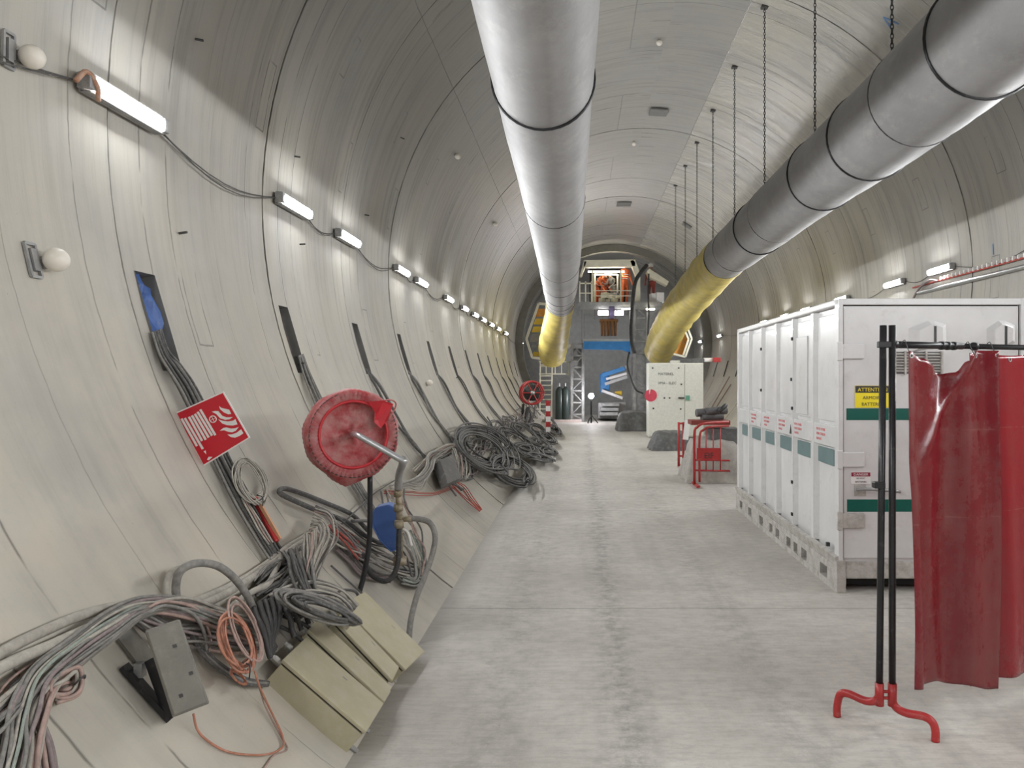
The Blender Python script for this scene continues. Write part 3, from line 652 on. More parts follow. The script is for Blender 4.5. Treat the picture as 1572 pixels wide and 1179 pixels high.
# ================================================================ WELDING SCREEN
def screen():
    S0 = Vector((1.46, 3.5, 0)); S = Vector((.92, .38, 0)).normalized(); Nn = Vector((.38, -.92, 0)).normalized()   # towards the viewer
    e = empty('welding_screen', (1.43, 3.5, 0), 'free-standing welding screen frame of black poles with bent red feet', 'screen frame'); cx = Ctx(e)
    pa = Vector((1.40, 3.50, 0)); pb = Vector((1.458, 3.495, 0)); zt = EYE+.245
    def pole(p, foot, zt_, lean=0., dz=0.): 
        cx.part('pole', T([p+Vector((0,0,.20)), p+Vector((lean,0,zt_))], .016, 12), blackst, True)
        cx.part('foot', T([p+Vector((0,0,.215)), p+Vector((0,0,.17-dz)), p+Vector((0,0,.135-dz))+foot*.10, p+foot*.34+Vector((0,0,.120-dz)), p+foot*.72+Vector((0,0,.128-dz*1.3)), p+foot*.92+Vector((0,0,.112-dz*1.3)), p+foot+Vector((0,0,.05)), p+foot], .0185, 12, 6), redst, True)
        cx.part('collar', T([p+Vector((0,0,.12)), p+Vector((0,0,.225))], .0205, 12), redst, True)
    fa = Vector((1.254, 3.65, 0))-pa; fb = Vector((1.614, 3.40, 0))-pb
    pole(pa, fa, zt, .018); pole(pb, fb, zt, 0, .02)
    for z in (.155, .185): cx.part('tie_bolt', T([pa+Vector((0,0,z)), pb+Vector((0,0,z))], .008, 8), redst, True)
    cx.part('clamp', BX(((pa+pb)/2+Vector((0,0,EYE+.155)), (.075, .03, .03))), blackst, bevel=.004)
    cx.part('clamp', BX((pa+Vector((-.004,0,1.15)), (.05, .045, .03))), blackst, bevel=.004)
    zr = EYE+.155; L = 2.1; q = pb+S*.0
    end = S0+S*L
    cx.part('rail', T([pb+Vector((0,0,zr)), S0+S*.45+Vector((0,0,zr))], .0165, 12), blackst, True)
    cx.part('rail', T([S0+S*.42+Vector((0,0,zr)), end+Vector((0,0,zr))], .0135, 12), blackst, True)
    for t in (.0, .30, .34, .38, .52): cx.part('rail_collar', T([S0+S*t+Vector((0,0,zr)), S0+S*(t+.022)+Vector((0,0,zr))], .0205, 12), blackst, True)
    pole(end, Vector((.15,.36,0))*.6, zt); 
    # curtains
    def pvc(mname, base, dmax):
        pv = bpy.data.materials.new(mname); pv.use_nodes = True; g = G(pv); b = g.N['Principled BSDF']
        tc = g.N.new('ShaderNodeTexCoord'); v = tc.outputs['Object']
        sp = g.N.new('ShaderNodeSeparateXYZ'); g.L.new(v, sp.inputs[0])
        st = g.noise(g.vec(g.m('MULTIPLY', sp.outputs[0], 5.), g.m('MULTIPLY', sp.outputs[1], 5.), g.m('MULTIPLY', sp.outputs[2], .55)), 1., 6, .65)
        n_ = g.noise(v, 9, 7, .75); fine = g.noise(v, 90, 3, .7)
        dustf = g.rng(g.m('ADD', g.m('MULTIPLY', st, .65), g.m('MULTIPLY', n_, .4)), .47, .68, .0, dmax)
        low = g.rng(sp.outputs[2], .42, .14, 0, .35)
        dustf = g.m('ADD', dustf, g.m('MULTIPLY', low, g.rng(n_, .3, .7)), clamp=True)
        col = g.mix(dustf, base, (.18,.060,.052,1))
        for zz in (.52, .98, 1.40): 
            l = g.m('MULTIPLY', g.line(sp.outputs[2], zz, .004), g.rng(n_, .45, .6, 0, .5)); col = g.mix(l, col, (.30,.13,.12,1))
        g.L.new(col, b.inputs['Base Color']); g.L.new(g.rng(dustf, 0, .6, .16, .55), b.inputs['Roughness']); b.inputs['Coat Weight'].default_value = .3; b.inputs['Coat Roughness'].default_value = .15
        bp = g.N.new('ShaderNodeBump'); bp.inputs['Strength'].default_value = .35; bp.inputs['Distance'].default_value = .01
        g.L.new(g.m('ADD', g.m('MULTIPLY', n_, .8), g.m('MULTIPLY', fine, .1)), bp.inputs['Height']); g.L.new(bp.outputs[0], b.inputs['Normal'])
        return pv
    pv1, pv2 = pvc('dusty_red_pvc', (.17,.003,.010,1), .78), pvc('clean_red_pvc', (.27,.003,.012,1), .22)
    def sheet(t0, t1, zb0, zb1, off, top, fold, name, label, pv):
        ee = empty(name, S0+S*((t0+t1)/2), label, 'curtain', 'red PVC curtains of the welding screen'); c3 = Ctx(ee)
        nu, nv = 70, 90; bm = bmesh.new(); gr = []
        for j in range(nv+1):
            row = []; vv = j/nv
            for i in range(nu+1):
                uu = i/nu; t = t0+(t1-t0)*uu; zt_ = top(t); zb = zb0+(zb1-zb0)*uu+.006*math.sin(uu*19)
                z = zt_+(zb-zt_)*vv; row.append(bm.verts.new(S0+S*(t+.012*math.sin(z*3+t*9))+Nn*(off+fold(t, z))+Vector((0,0,z))))
            gr.append(row)
        for j in range(nv):
            for i in range(nu): bm.faces.new((gr[j][i], gr[j][i+1], gr[j+1][i+1], gr[j+1][i]))
        o = c3.part('sheet', bm, pv, True); sm = o.modifiers.new('th', 'SOLIDIFY'); sm.thickness = .0025
        return ee, c3
    def top1(t):
        pts = [(0,1.775),(.03,1.772),(.12,1.74),(.22,1.70),(.30,1.667),(.345,1.675),(.39,1.73),(.43,1.775),(.47,1.782),(.62,1.780)]
        for (a, za), (b_, zb) in zip(pts, pts[1:]):
            if t <= b_: k = (t-a)/(b_-a); return za+(zb-za)*(k*k*(3-2*k))
        return 1.78
    def fold1(t, z):
        f = .024*math.sin(t*15+.4)+.012*math.sin(t*31+z*1.1)+.05*max(0, (t-.46)/.11)**2+.02*math.exp(-((t-.03)/.04)**2)
        # hanging swag running from the raised grommet down to the left
        f += .022*math.exp(-((t-.06)/.03)**2)*min(1, (1.75-z)*2)
        k = (1.78-z)/.42
        if 0 < k < 1.6:
            tc_ = .43-.23*k; f += .035*math.exp(-((t-tc_)/.028)**2)*max(0, 1-k*.62); f -= .03*math.exp(-((t-tc_+.10)/.07)**2)*max(0, 1-k*.6)
        f += .02*math.sin((t-.35)*11)*max(0, min(1, (1.5-z)))
        return f
    e1, c3 = sheet(.02, .568, .228, .150, .045, top1, fold1, 'pvc_curtain', 'dusty red PVC curtain hanging nearest the black poles, top edge sagging', pv1)
    for t in (.025, .445, .555):
        pz = top1(t)-.022; bm = bmesh.new(); c = S0+S*t+Nn*(.045+fold1(t, pz)+.004)+Vector((0,0,pz)); tube(bm, [c+(S*math.cos(a)+Vector((0,0,1))*math.sin(a))*.009 for a in [2*math.pi*i/12 for i in range(13)]], .003, 6, False); c3.part('grommet', bm, galv, True)
        c3.part('hook', T([c, c+Vector((0,0,.03))-Nn*.02, Vector((c.x, c.y, zr+.02))-Nn*.04, Vector((c.x, c.y, zr))-Nn*.062], .002, 5, 3), rubber, True)
    def top2(t): return 1.768+.006*math.sin(t*14)
    def fold2(t, z): return .028*math.sin(t*16+1)+.012*math.sin(t*27+z*.8)
    e2, c3 = sheet(.52, 2.02, .125, .17, -.02, top2, fold2, 'pvc_curtain', 'bright red PVC curtain at the right edge, behind the dusty one', pv2)
    for t in (.60, .78, 1.1, 1.45, 1.9):
        pz = top2(t)-.02; bm = bmesh.new(); c = S0+S*t+Nn*(-.02+fold2(t, pz)+.004)+Vector((0,0,pz)); tube(bm, [c+(S*math.cos(a)+Vector((0,0,1))*math.sin(a))*.009 for a in [2*math.pi*i/12 for i in range(13)]], .003, 6, False); c3.part('grommet', bm, galv, True)
screen()
# ================================================================ BEIGE ENCLOSURES AT THE FOOT OF THE LINING
def enclosure(near, end, w, tl, label, corner, th=.135, tilt=0.):
    """near: upper-left door corner on the viewer's side, end: lower-right door corner; w: width along the tunnel."""
    A, B = Vector(near), Vector(end); ax = (B-A); L = ax.length; ax.normalize()
    yv = Vector((.0, 1, 0)); yv = (Matrix.Rotation(R_(tilt), 3, 'Z') @ yv); yv = (yv-ax*yv.dot(ax)).normalized(); nn = ax.cross(yv).normalized()
    if nn.z < 0: nn = -nn
    M = Matrix((ax, yv, nn)).transposed()
    e = empty('wall_enclosure', A+ax*L-nn*th, label, 'electrical box', 'beige electrical enclosures'); cx = Ctx(e)
    c = (A+B)/2+yv*(w/2)
    cx.part('case', BX((c-nn*(th/2+.028), (L-.012, w-.010, th), M)), beige, bevel=.004)
    cx.part('door', BX((c-nn*.009, (L, w, .018), M)), beige, bevel=.004)
    cx.part('seal', BX((c-nn*.024, (L-.03, w-.026, .014), M)), blk_)
    lk = cx.part('door_lock', BX((c+ax*L*.05+yv*w*.28, (.028, .006, .003), M)), steel)
    for k in range(4):
        q = A+yv*(.03+k*(w-.06)/3)-nn*(.035+.05*(k%2)); bm = bmesh.new(); cyl(bm, q+ax*.01, q-ax*.035, .013, 6); cyl(bm, q-ax*.03, q-ax*.05, .010, 10); cx.part('cable_gland', bm, mat('pale_gland', (.42,.41,.38), .5, 0, .1), bevel=.002)
    for k in range(2):
        q = B+yv*(.05+k*(w-.1))-nn*(th*.9)+ax*.01; bm = bmesh.new(); box(bm, q, (.05, .03, .006), M); cx.part('fixing_lug', bm, steel)
    return A, ax, yv, nn, L
def PP(px, py, y): return P(px, py, y)
EA = enclosure(PP(434,1012,3.26), PP(563,1123,3.26), .285, 0, 'nearest and largest beige electrical box, lying against the foot of the wall', None, .135)
EB = enclosure(PP(473,966,3.58), PP(591,1077,3.60), .17, 0, 'second beige electrical box, narrow, right behind the nearest one', None, .12, 3)
EC = enclosure(PP(515,952,3.80), PP(603,1045,3.82), .17, 0, 'third beige electrical box, between the narrow one and the farthest one', None, .11, 1)
ED = enclosure(PP(524,928,4.08), PP(623,1028,4.02), .34, 0, 'farthest beige electrical box, its corner nearest the open floor', None, .12, -1)
# grey junction box on a black bracket
def junction():
    y = 2.92
    TL, TR, BR, BL = P(222,968,2.62), P(276,950,2.68), P(322,1080,2.64), P(265,1102,2.58)
    o = (TL+BR)/2; e = empty('junction_box', BL, 'dusty grey junction box tilted on a black bracket, left of the orange cable coil', 'electrical box'); cx = Ctx(e)
    U = (TR-TL); V = (BL-TL); Nn = U.cross(V).normalized()
    if Nn.y > 0: Nn = -Nn
    bm = bmesh.new(); a = [bm.verts.new(p) for p in (TL, TR, BR, BL)]; b = [bm.verts.new(p-Nn*.09) for p in (TL, TR, BR, BL)]
    bm.faces.new(a); bm.faces.new(b[::-1])
    for i in range(4): bm.faces.new((a[i], a[(i+1)%4], b[(i+1)%4], b[i]))
    cx.part('case', bm, greybox, bevel=.006)
    c = (TL+TR+BR+BL)/4; u, v = U.normalized(), V.normalized()
    M = Matrix((u, v, Nn)).transposed(); cx.part('lid', BX((c+Nn*.004, (U.length*.93, V.length*.96, .012), M)), greybox, bevel=.004)
    for s, t in ((.05,.06),(-.02,.16),(.02,-.12)): cx.part('lid_screw', BX((c+u*s*.7+v*t*.6+Nn*.011, (.012,.012,.004), M)), rubber)
    a0 = S(190, 1022, .02); a1 = S(263, 1104, .02); bm = bmesh.new(); bar(bm, a0, a1, .035, .02); cx.part('bracket_rail', bm, blackst)
    bm = bmesh.new(); bar(bm, P(230,1012,2.67), S(262,1100,.04), .008, .05); cx.part('bracket_arm', bm, blackst)
    bm = bmesh.new(); box(bm, S(215,1028,.045), (.03,.03,.05)); cx.part('clamp', bm, steel)
    w0 = OW(200, 985, .02)
    cx.part('back_plate', BX((S(205,990,.012), (.17,.10,.012), Matrix((WT(52), Vector((0,1,0)), WN(52))).transposed())), greybox)
junction()
# ================================================================ CABLES ALONG THE FOOT OF THE LEFT LINING
crng = random.Random(21)
def strands(n, path, spread, thick, cols, rad, label, group=None, name='cable', sides=6, jit=.22, end=None, sm=6):
    """path: (px, py, off) control points; spread: half width in px at each; every strand is an object of its own."""
    out = []
    for i in range(n):
        u = (-1+2*(i+.5)/n)+crng.uniform(-.12, .12); v = crng.random(); r = crng.uniform(*rad); pts = []
        for k, (px, py, off) in enumerate(path):
            a = path[max(0, k-1)]; b = path[min(len(path)-1, k+1)]
            dx, dy = b[0]-a[0], b[1]-a[1]; l = math.hypot(dx, dy) or 1
            sp = spread[k] if isinstance(spread, (list, tuple)) else spread
            q = sp*(u+crng.uniform(-jit, jit)); o_ = off+thick*(v+crng.uniform(-.2, .2))*(1 if 0 < k < len(path)-1 else .6)
            pts.append(S(px-dy/l*q, py+dx/l*q, max(r*1.05, o_)))
        o = obj(name, T(pts, r, sides, sm), cab[crng.choice(cols)], smooth=True)
        tagp(o, label, 'cable', group or label); out.append(o)
    return out
def one(path, r, m, label, name='cable', cat='cable', sides=10, sm=8, group=None):
    o = obj(name, T([S(*p) for p in path], r, sides, sm), m, smooth=True); return tagp(o, label, cat, group)
def coil(cx_, cy_, A, B, off, turns, r, m, label, name='cable_coil', thick=.04, jit=.12, sides=6, tie=True, ph=0):
    pts = []; n = 14; ra = 1; 
    e = empty(name, S(cx_, cy_, off), label, 'cable coil'); cx = Ctx(e)
    for t in range(turns):
        ka = crng.uniform(1-jit*1.6, 1+jit*.4); kb = crng.uniform(1-jit*2, 1+jit*.4); oo = off+crng.uniform(0, thick); sx, sy = crng.uniform(-jit, jit)*.6, crng.uniform(-jit, jit)*.6
        for i in range(n):
            a = 2*math.pi*i/n+ph; f = i/n
            c_, s_ = math.cos(a)*ka+sx, math.sin(a)*kb+sy
            pts.append(S(cx_+A[0]*c_+B[0]*s_, cy_+A[1]*c_+B[1]*s_, max(r*1.1, oo+.012*math.sin(a*2+t))))
    cx.part('loops', T(pts, r, sides, 3), m, True)
    if tie:
        a0 = S(cx_+A[0]*.55, cy_+A[1]*.55, off+thick+.01); a1 = S(cx_+A[0]*1.15, cy_+A[1]*1.15, off+thick+.01)
        cx.part('tie', T([a0-Vector((0,0,.012)), (a0+a1)/2+WN(50)*.02, a1], max(.003, r*.5), 5, 3), rubber, True)
    return e
# --- main bundle, foreground
one([(-70,1048,.04),(0,1003,.04),(60,972,.03),(130,943,.03),(200,928,.03),(285,926,.04),(350,902,.04),(400,872,.03),(445,838,.03),(492,812,.04),(520,806,.05)], .0185, cab['pale'], 'thick pale hose on top of the cable run, upper of the two', 'hose', 'hose')
one([(-70,1080,.06),(0,1026,.06),(80,990,.06),(150,959,.05),(212,938,.03),(290,934,.05),(340,915,.05),(378,892,.05),(412,868,.05),(455,838,.05),(495,816,.06)], .0185, cab['pale'], 'thick pale hose on top of the cable run, lower of the two', 'hose', 'hose')
one([(352,935,.06),(372,918,.08),(392,906,.09),(412,896,.09),(424,872,.08),(436,852,.08),(460,842,.07),(478,828,.06),(500,812,.06)], .015, cab['pale'], 'pale wavy cable climbing between the arched hose and the light cable fall', 'hose', 'hose')
lab = 'thin dusty cable of the big bundle spreading down the lower left corner'
strands(18, [(22,1215,.03),(32,1150,.04),(44,1090,.05),(70,1040,.05),(120,995,.05),(175,955,.05),(222,930,.06),(290,936,.05),(350,955,.04),(392,978,.03)], [30,28,28,22,18,16,12,14,16,12], .045, ['pale','pink','grey','pale','mauve','grey','green'], (.0045,.008), lab)
lab2 = 'thin dusty cable of the bundle entering at the left edge under the two hoses'
strands(16, [(-60,1155,.03),(-5,1108,.03),(50,1060,.03),(110,1016,.04),(170,974,.05),(225,938,.06),(285,932,.05),(340,950,.05),(385,965,.04)], [30,24,18,14,12,9,12,14,12], .05, ['grey','pale','pink','green','pale','grey'], (.0045,.009), lab2)
strands(8, [(-40,1160,.02),(0,1120,.03),(30,1060,.03),(80,1020,.03),(140,985,.03),(190,955,.03)], [36,30,26,16,14,10], .03, ['grey','orange','pink','dark'], (.004,.007), 'thin reddish or grey cable low in the left bundle')
strands(9, [(70,1215,.02),(62,1150,.02),(52,1090,.03),(66,1050,.03),(100,1020,.03)], [24,22,16,12,8], .03, ['grey','mauve','pink','dark'], (.005,.008), 'cable hanging straight down at the bottom left corner')
strands(12, [(196,935,.04),(228,950,.03),(262,966,.03),(310,972,.03),(350,980,.03),(398,990,.03)], [10,20,28,26,20,14], .04, ['mauve','dark','pink','grey','mauve'], (.005,.008), 'mauve grey cable passing behind the grey junction box')
strands(3, [(292,968,.03),(312,1000,.03),(345,1030,.02),(380,1046,.02),(412,1050,.02)], [4,5,6,6,4], .015, ['grey','grey','dark'], (.007,.009), 'grey cable sagging from the bundle to the bottom of the nearest beige box')
strands(2, [(225,938,.1),(255,926,.12),(300,938,.1),(318,975,.06),(318,1008,.03)], [5,5,8,6,3], .02, ['grey','pink'], (.006,.007), 'cable looping over the hump of the bundle beside the grey box')
coil(98, 1050, (28,-8), (6,20), .03, 9, .0065, cab['pink'], 'messy small coil of pinkish cable low on the left wall', thick=.05, jit=.4)
strands(3, [(72,1055,.05),(95,1040,.07),(120,1028,.07),(118,1062,.05),(85,1076,.04)], [4,8,8,8,6], .03, ['pink','pale'], (.006,.008), 'loose cable loop around the messy small coil')
# arched hose and its wall-side twin
one([(276,940,.05),(270,905,.10),(276,878,.16),(300,865,.20),(332,868,.21),(358,886,.20),(378,912,.17),(392,940,.12),(405,968,.09)], .0165, cab['grey'], 'thick grey hose rising in a free arch above the cable run', 'hose', 'hose')
one([(262,935,.03),(256,900,.03),(262,880,.03),(278,872,.06)], .014, cab['pale'], 'short pale hose bend close behind the arched hose', 'hose', 'hose')
# thick black cables into the enclosures
lab = 'thick black cable arching from the bundle into the nearest beige box'
for i in range(8):
    t = i/7; x0 = 386+t*62; y0 = 936-10*math.sin(t*3)
    ex, ey = 415+t*14, 1010-t*26
    if i > 4: ex, ey = 452+(i-5)*11, 978-(i-5)*10
    pts = [S(x0+14, y0+12, .05), S(x0+4, y0-6, .12), S(x0+8, y0+2+8, .17), S((x0*.6+ex*.4)+6, y0*.6+ey*.4, .19), S(ex-4, ey-12, .16), S(ex, ey, .145)]
    tagp(obj('power_cable', T(pts, crng.uniform(.0105,.0135), 10, 6), cab['black'], smooth=True), lab if i < 5 else 'thick black cable arching from the bundle into the second beige box', 'cable', lab if i < 5 else 'black cables into the second beige box')
for k, (a, b) in enumerate((((440,948),(490,975)), ((455,940),(500,955)), ((430,962),(470,990)))):
    one([(a[0]-16,a[1]-6,.10),(a[0],a[1],.13),((a[0]+b[0])/2,(a[1]+b[1])/2-4,.14),(b[0],b[1],.10)], .009, cab['black'], 'black cable lying under the grey coil on the beige boxes', group='black cables under the grey coil')
# orange coil and its lead
coil(363, 985, (17,50), (22,-6), .12, 9, .0048, cab['orange'], 'hanging coil of thin orange cable beside the black cables', thick=.06, jit=.2)
coil(378, 968, (20,48), (17,-8), .17, 3, .0050, cab['pink'], 'three loose pink loops hanging over the orange coil', thick=.02, jit=.12, tie=False)
one([(391,1030,.16),(397,1050,.12),(408,1075,.05),(420,1100,.03),(433,1128,.02),(434,1146,.015),(418,1156,.012),(390,1159,.012),(350,1154,.012),(320,1138,.012),(303,1120,.02),(297,1096,.06)], .0042, cab['orange'], 'thin orange wire trailing over the wall foot to the grey junction box', 'wire', 'cable', 6)
one([(397,1050,.1),(405,1078,.04),(416,1102,.02),(432,1132,.01),(441,1150,.01),(420,1160,.01),(405,1180,.01)], .0036, cab['pink'], 'second thin orange wire trailing from the orange coil to the bottom edge', 'wire', 'cable', 6)
coil(366, 1040, (12,7), (3,10), .04, 3, .004, cab['orange'], 'tiny loop of orange wire under the orange coil', tie=False)
# grey coil lying on the boxes
coil(487, 932, (60,22), (8,-15), .21, 17, .0065, cab['grey'], 'large flattened coil of grey cable lying over the beige boxes', thick=.07, jit=.16)
coil(497, 936, (48,18), (6,-9), .27, 9, .0075, cab['dark'], 'second flattened coil of grey cable, on top of the first over the beige boxes', thick=.04, jit=.2, tie=False)
strands(9, [(420,925,.08),(445,908,.10),(480,902,.14),(520,912,.19),(545,935,.20)], [14,14,14,12,8], .05, ['grey','dark','pale'], (.005,.007), 'grey cable running from the bundle into the flattened coil')
# light fall of cables and dark hank
strands(20, [(478,803,.10),(490,806,.16),(494,822,.18),(486,850,.16),(478,878,.12),(476,896,.08)], [30,28,26,18,11,8], .05, ['pale','pale','grey','pale','pink'], (.0045,.0065), 'pale thin cable in the fall hanging from the top of the run', jit=.14)
strands(12, [(452,842,.08),(456,856,.14),(462,880,.15),(472,905,.13),(480,922,.10)], [22,20,19,16,12], .04, ['dark','grey','dark'], (.006,.0085), 'dark cable in the hank under the pale wavy cable', jit=.14)
strands(12, [(400,905,.03),(425,885,.06),(450,868,.07),(470,880,.05),(430,905,.05),(398,922,.05)], [18,20,16,14,18,12], .05, ['grey','dark','pale','dark'], (.006,.009), 'tangled grey cable in the gap behind the dark hank', jit=.4)
strands(14, [(505,805,.05),(530,826,.04),(560,846,.03),(590,862,.03),(620,872,.03),(645,880,.03)], [14,16,17,16,14,10], .05, ['grey','pale','dark','pink','mauve','grey'], (.005,.008), 'cable of the run passing under the red drum stand', jit=.3)
strands(7, [(505,806,.06),(520,818,.07),(538,836,.06),(552,858,.05)], [10,12,12,8], .04, ['red','mauve','red','dark'], (.006,.008), 'dark red cable beside the pale fall', jit=.2)
strands(5, [(520,840,.02),(540,860,.02),(560,880,.02),(600,890,.02)], [6,6,6,5], .02, ['dark','mauve'], (.007,.009), 'dark cable low behind the black pole')
# stub hoses left of the drum pole
one([(600,842,.04),(560,822,.05),(530,800,.05),(490,785,.05),(455,770,.06),(430,757,.05),(436,750,.04),(462,757,.03),(500,772,.03),(540,790,.03),(565,815,.03)], .016, cab['dark'], 'dark hose doubled back on itself along the wall, left of the drum pole', 'hose', 'hose')
one([(515,812,.05),(535,795,.06),(556,775,.08),(578,755,.08),(610,735,.06)], .006, cab['dark'], 'thin dark cable crossing up behind the drum pole')
one([(540,800,.05),(565,800,.06),(585,810,.05),(610,806,.04)], .012, cab['grey'], 'short grey hose behind the drum pole', 'hose', 'hose')
# coil below the sign, dark riser from the first pocket
lab = 'dark cable coming out of the first wall pocket and running down behind the red sign'
strands(11, [(240,508,.01),(252,542,.02),(268,565,.03),(290,600,.03),(318,660,.02),(345,715,.02),(372,765,.02),(398,812,.02),(422,850,.02),(445,880,.02)], [8,8,10,12,13,14,14,14,14,12], .03, ['dark','grey','dark','dark','grey'], (.006,.009), lab, jit=.1)
coil(386, 738, (15,34), (21,-8), .05, 10, .0042, cab['pale'], 'coil of thin pale cable hanging under the red sign', thick=.03, jit=.2)
e = empty('red_tube', S(390,765,.05), 'red tube standing on the wall foot below the coil under the red sign', 'tube'); cx = Ctx(e)
bm = bmesh.new(); bar(bm, S(390,764,.05), S(425,832,.05), .035, .03); cx.part('tube_body', bm, redst, bevel=.008)
bm = bmesh.new(); bar(bm, S(400,775,.08), S(430,828,.07), .012, .02); cx.part('edge_strip', bm, mat('pale_orange', (.65,.35,.2), .6))
strands(3, [(372,765,.04),(388,790,.05),(402,812,.05),(415,835,.04)], [3,5,6,4], .02, ['pale','pink'], (.005,.006), 'pale thin cable hanging beside the red tube')
# second pocket riser
lab = 'dark cable coming out of the second wall pocket behind the red drum'
strands(7, [(462,545,.01),(470,570,.02),(482,600,.03),(500,640,.03),(520,690,.03),(545,740,.03),(575,790,.03)], [4,5,6,8,8,8,6], .03, ['dark','grey'], (.007,.010), lab, jit=.1)
# ================================================================ HOSE DRUM
def drum(c, n, rad, depth, label, name='covered_hose_drum', seg=120):
    e = empty(name, c-Vector((0,0,rad)), label, 'hose drum'); cx = Ctx(e)
    n = Vector(n).normalized(); u = Vector((0,0,1)).cross(n).normalized(); v = n.cross(u)
    bm = bmesh.new(); prof = [(-depth,.0),(-depth,.80),(-depth*.97,.95),(-depth*.8,1.01),(-depth*.4,1.0),(-depth*.12,1.02),(0,.985),(.012,.95),(.006,.87),(.008,.79),(.002,.74),(-.02,.71),(-.028,.66),(-.03,.45),(-.022,.25),(-.028,.12),(-.01,.07),(-.005,.0)]
    rngd = random.Random(9); wv = [(1 if k % 2 else -1)*rngd.uniform(.4,1.) for k in range(seg)]; rings = []
    for (z, rr) in prof:
        ring = []
        for k in range(seg):
            a = 2*math.pi*k/seg; ang = math.degrees(a) % 360
            q = rr; zz = z*(1.5 if rr < .72 and z > -.05 else 1)
            if .75 < rr < 1.0 and z > -.01: zz += .019*(wv[k])*math.sin(math.pi*(rr-.75)/.25); 
            if z < -.02 and rr > .9: q += .012*math.sin(a*9+z*40)+.008*wv[k]
            # sagging corner of the cover at the bottom
            d = (ang-262+180) % 360-180; 
            if rr > .9 and z < .0: q += .13*max(0, 1-abs(d)/24)*(1 if z > -depth*.9 else .4)
            if .1 < rr < .7: zz += .006*math.sin(a*5+rr*9)
            ring.append(bm.verts.new(c+(u*math.cos(a)+v*math.sin(a))*q*rad+n*zz) if rr > 0 else None)
        if rr == 0: cc = bm.verts.new(c+n*z); ring = [cc]*seg
        rings.append(ring)
    for a, b in zip(rings, rings[1:]):
        for k in range(seg):
            vs = []
            for q in (a[k], a[(k+1)%seg], b[(k+1)%seg], b[k]):
                if q not in vs: vs.append(q)
            if len(vs) > 2:
                try: bm.faces.new(vs)
                except ValueError: pass
    cover = cx.part('cover', bm, redpvc, True)
    return e, cx, u, v, n
c = P(543, 667, 4.62)
e, cx, u, v, n = drum(c, (.46,-.88,.06), .278, .20, 'large red dusty covered hose drum on a black pole at the left wall')
# torn open flap, showing bright red inside
bm = bmesh.new(); poly(bm, [c+u*a*.278+v*b*.278+n*k for a, b, k in ((.30,.72,.03),(.62,.74,.05),(.86,.66,.03),(.74,.30,.01),(.58,.12,.02),(.44,.25,.015),(.46,.48,.01))], n, .004); cx.part('torn_flap', bm, mat('bright_red_cover', (.50,.02,.03), .4, 0, .15, 6))
bm = bmesh.new(); tube(bm, smoothpts([c+u*.62*.278+v*.74*.278+n*.04, c+u*.8*.278+v*.74*.278+n*.07, c+u*.9*.278+v*.62*.278+n*.05, c+u*.74*.278+v*.28*.278+n*.03], 5), .005, 7); cx.part('flap_edge', bm, redpvc, True)
bm = bmesh.new(); tube(bm, [c+(u*math.cos(a)+v*math.sin(a))*.205+n*.004 for a in [2*math.pi*i/48 for i in range(49)]], .009, 8, False); cx.part('rim_fold', bm, mat('bright_red_cover', (.50,.02,.03), .4), True)
def on(uu, vv, k): return c+u*uu*.278+v*vv*.278+n*k
cx.part('gathered_cord', T([on(.95*math.cos(a), .95*math.sin(a), .012) for a in [R_(i) for i in range(-250, 40, 12)]], .003, 5), rubber, True)
elb = P(619, 709, 4.52)
cx.part('swing_pipe', T([c-n*.02, c+n*.05, c+n*.09+(elb-c)*.04, c+n*.09+(elb-c)*.2, elb+n*.06-(elb-c)*.1, elb+n*.03], .0195, 14, 6), galv, True)
cx.part('pole', T([P(568,728,4.72), P(568,790,4.72), P(566,840,4.72), P(558,885,4.70), P(552,908,4.68)], .0165, 10, 5), blackst, True)
# standpipe with valve behind the swing pipe
e = empty('standpipe', P(612,862,4.95), 'dirty standpipe with valve beside the red drum, feeding the grey hose', 'standpipe'); cx = Ctx(e)
dirty = mat('dirty_brass_pipe', (.25,.20,.12), .55, .3, .3, 15, dust=.5)
cx.part('elbow', T([elb+Vector((-.02,.06,.012)), P(618,712,4.62), P(613,728,4.72), P(611,750,4.8)], .024, 12, 5), steel, True)
cx.part('riser', T([P(611,745,4.8), P(613,790,4.88), P(614,862,4.95)], .021, 12), dirty, True)
for z in (752, 775, 800): cx.part('coupling', T([P(611+(z-750)*.03,z,4.82), P(611+(z-750)*.03,z+9,4.83)], .030, 8), dirty, True)
cx.part('base_flange', T([P(614,855,4.95), P(614,866,4.95)], .045, 12), dirty, True)
cx.part('hose_outlet', T([P(613,797,4.9), P(632,796,4.9)], .020, 10), dirty, True)
def free(path, r, m, label, name='hose', cat='hose', sides=10, group=None):
    return tagp(obj(name, T([P(*p) for p in path], r, sides, 7), m, smooth=True), label, cat, group)
free([(628,796,4.9),(645,797,4.9),(660,803,4.88),(668,822,4.85),(664,850,4.82),(652,885,4.76),(640,915,4.7),(631,950,4.64),(628,980,4.6),(629,990,4.58)], .019, cab['grey'], 'grey hose dropping from the standpipe to the floor edge')
free([(613,800,4.86),(612,835,4.84),(611,862,4.82),(603,885,4.8),(590,892,4.78),(573,885,4.8),(562,868,4.85),(556,850,4.9)], .0165, cab['black'], 'black hose hanging in a U below the standpipe')
free([(618,812,4.9),(626,818,4.9),(632,838,4.9)], .009, white_, 'short white pipe end beside the standpipe', 'pipe_stub', 'pipe')
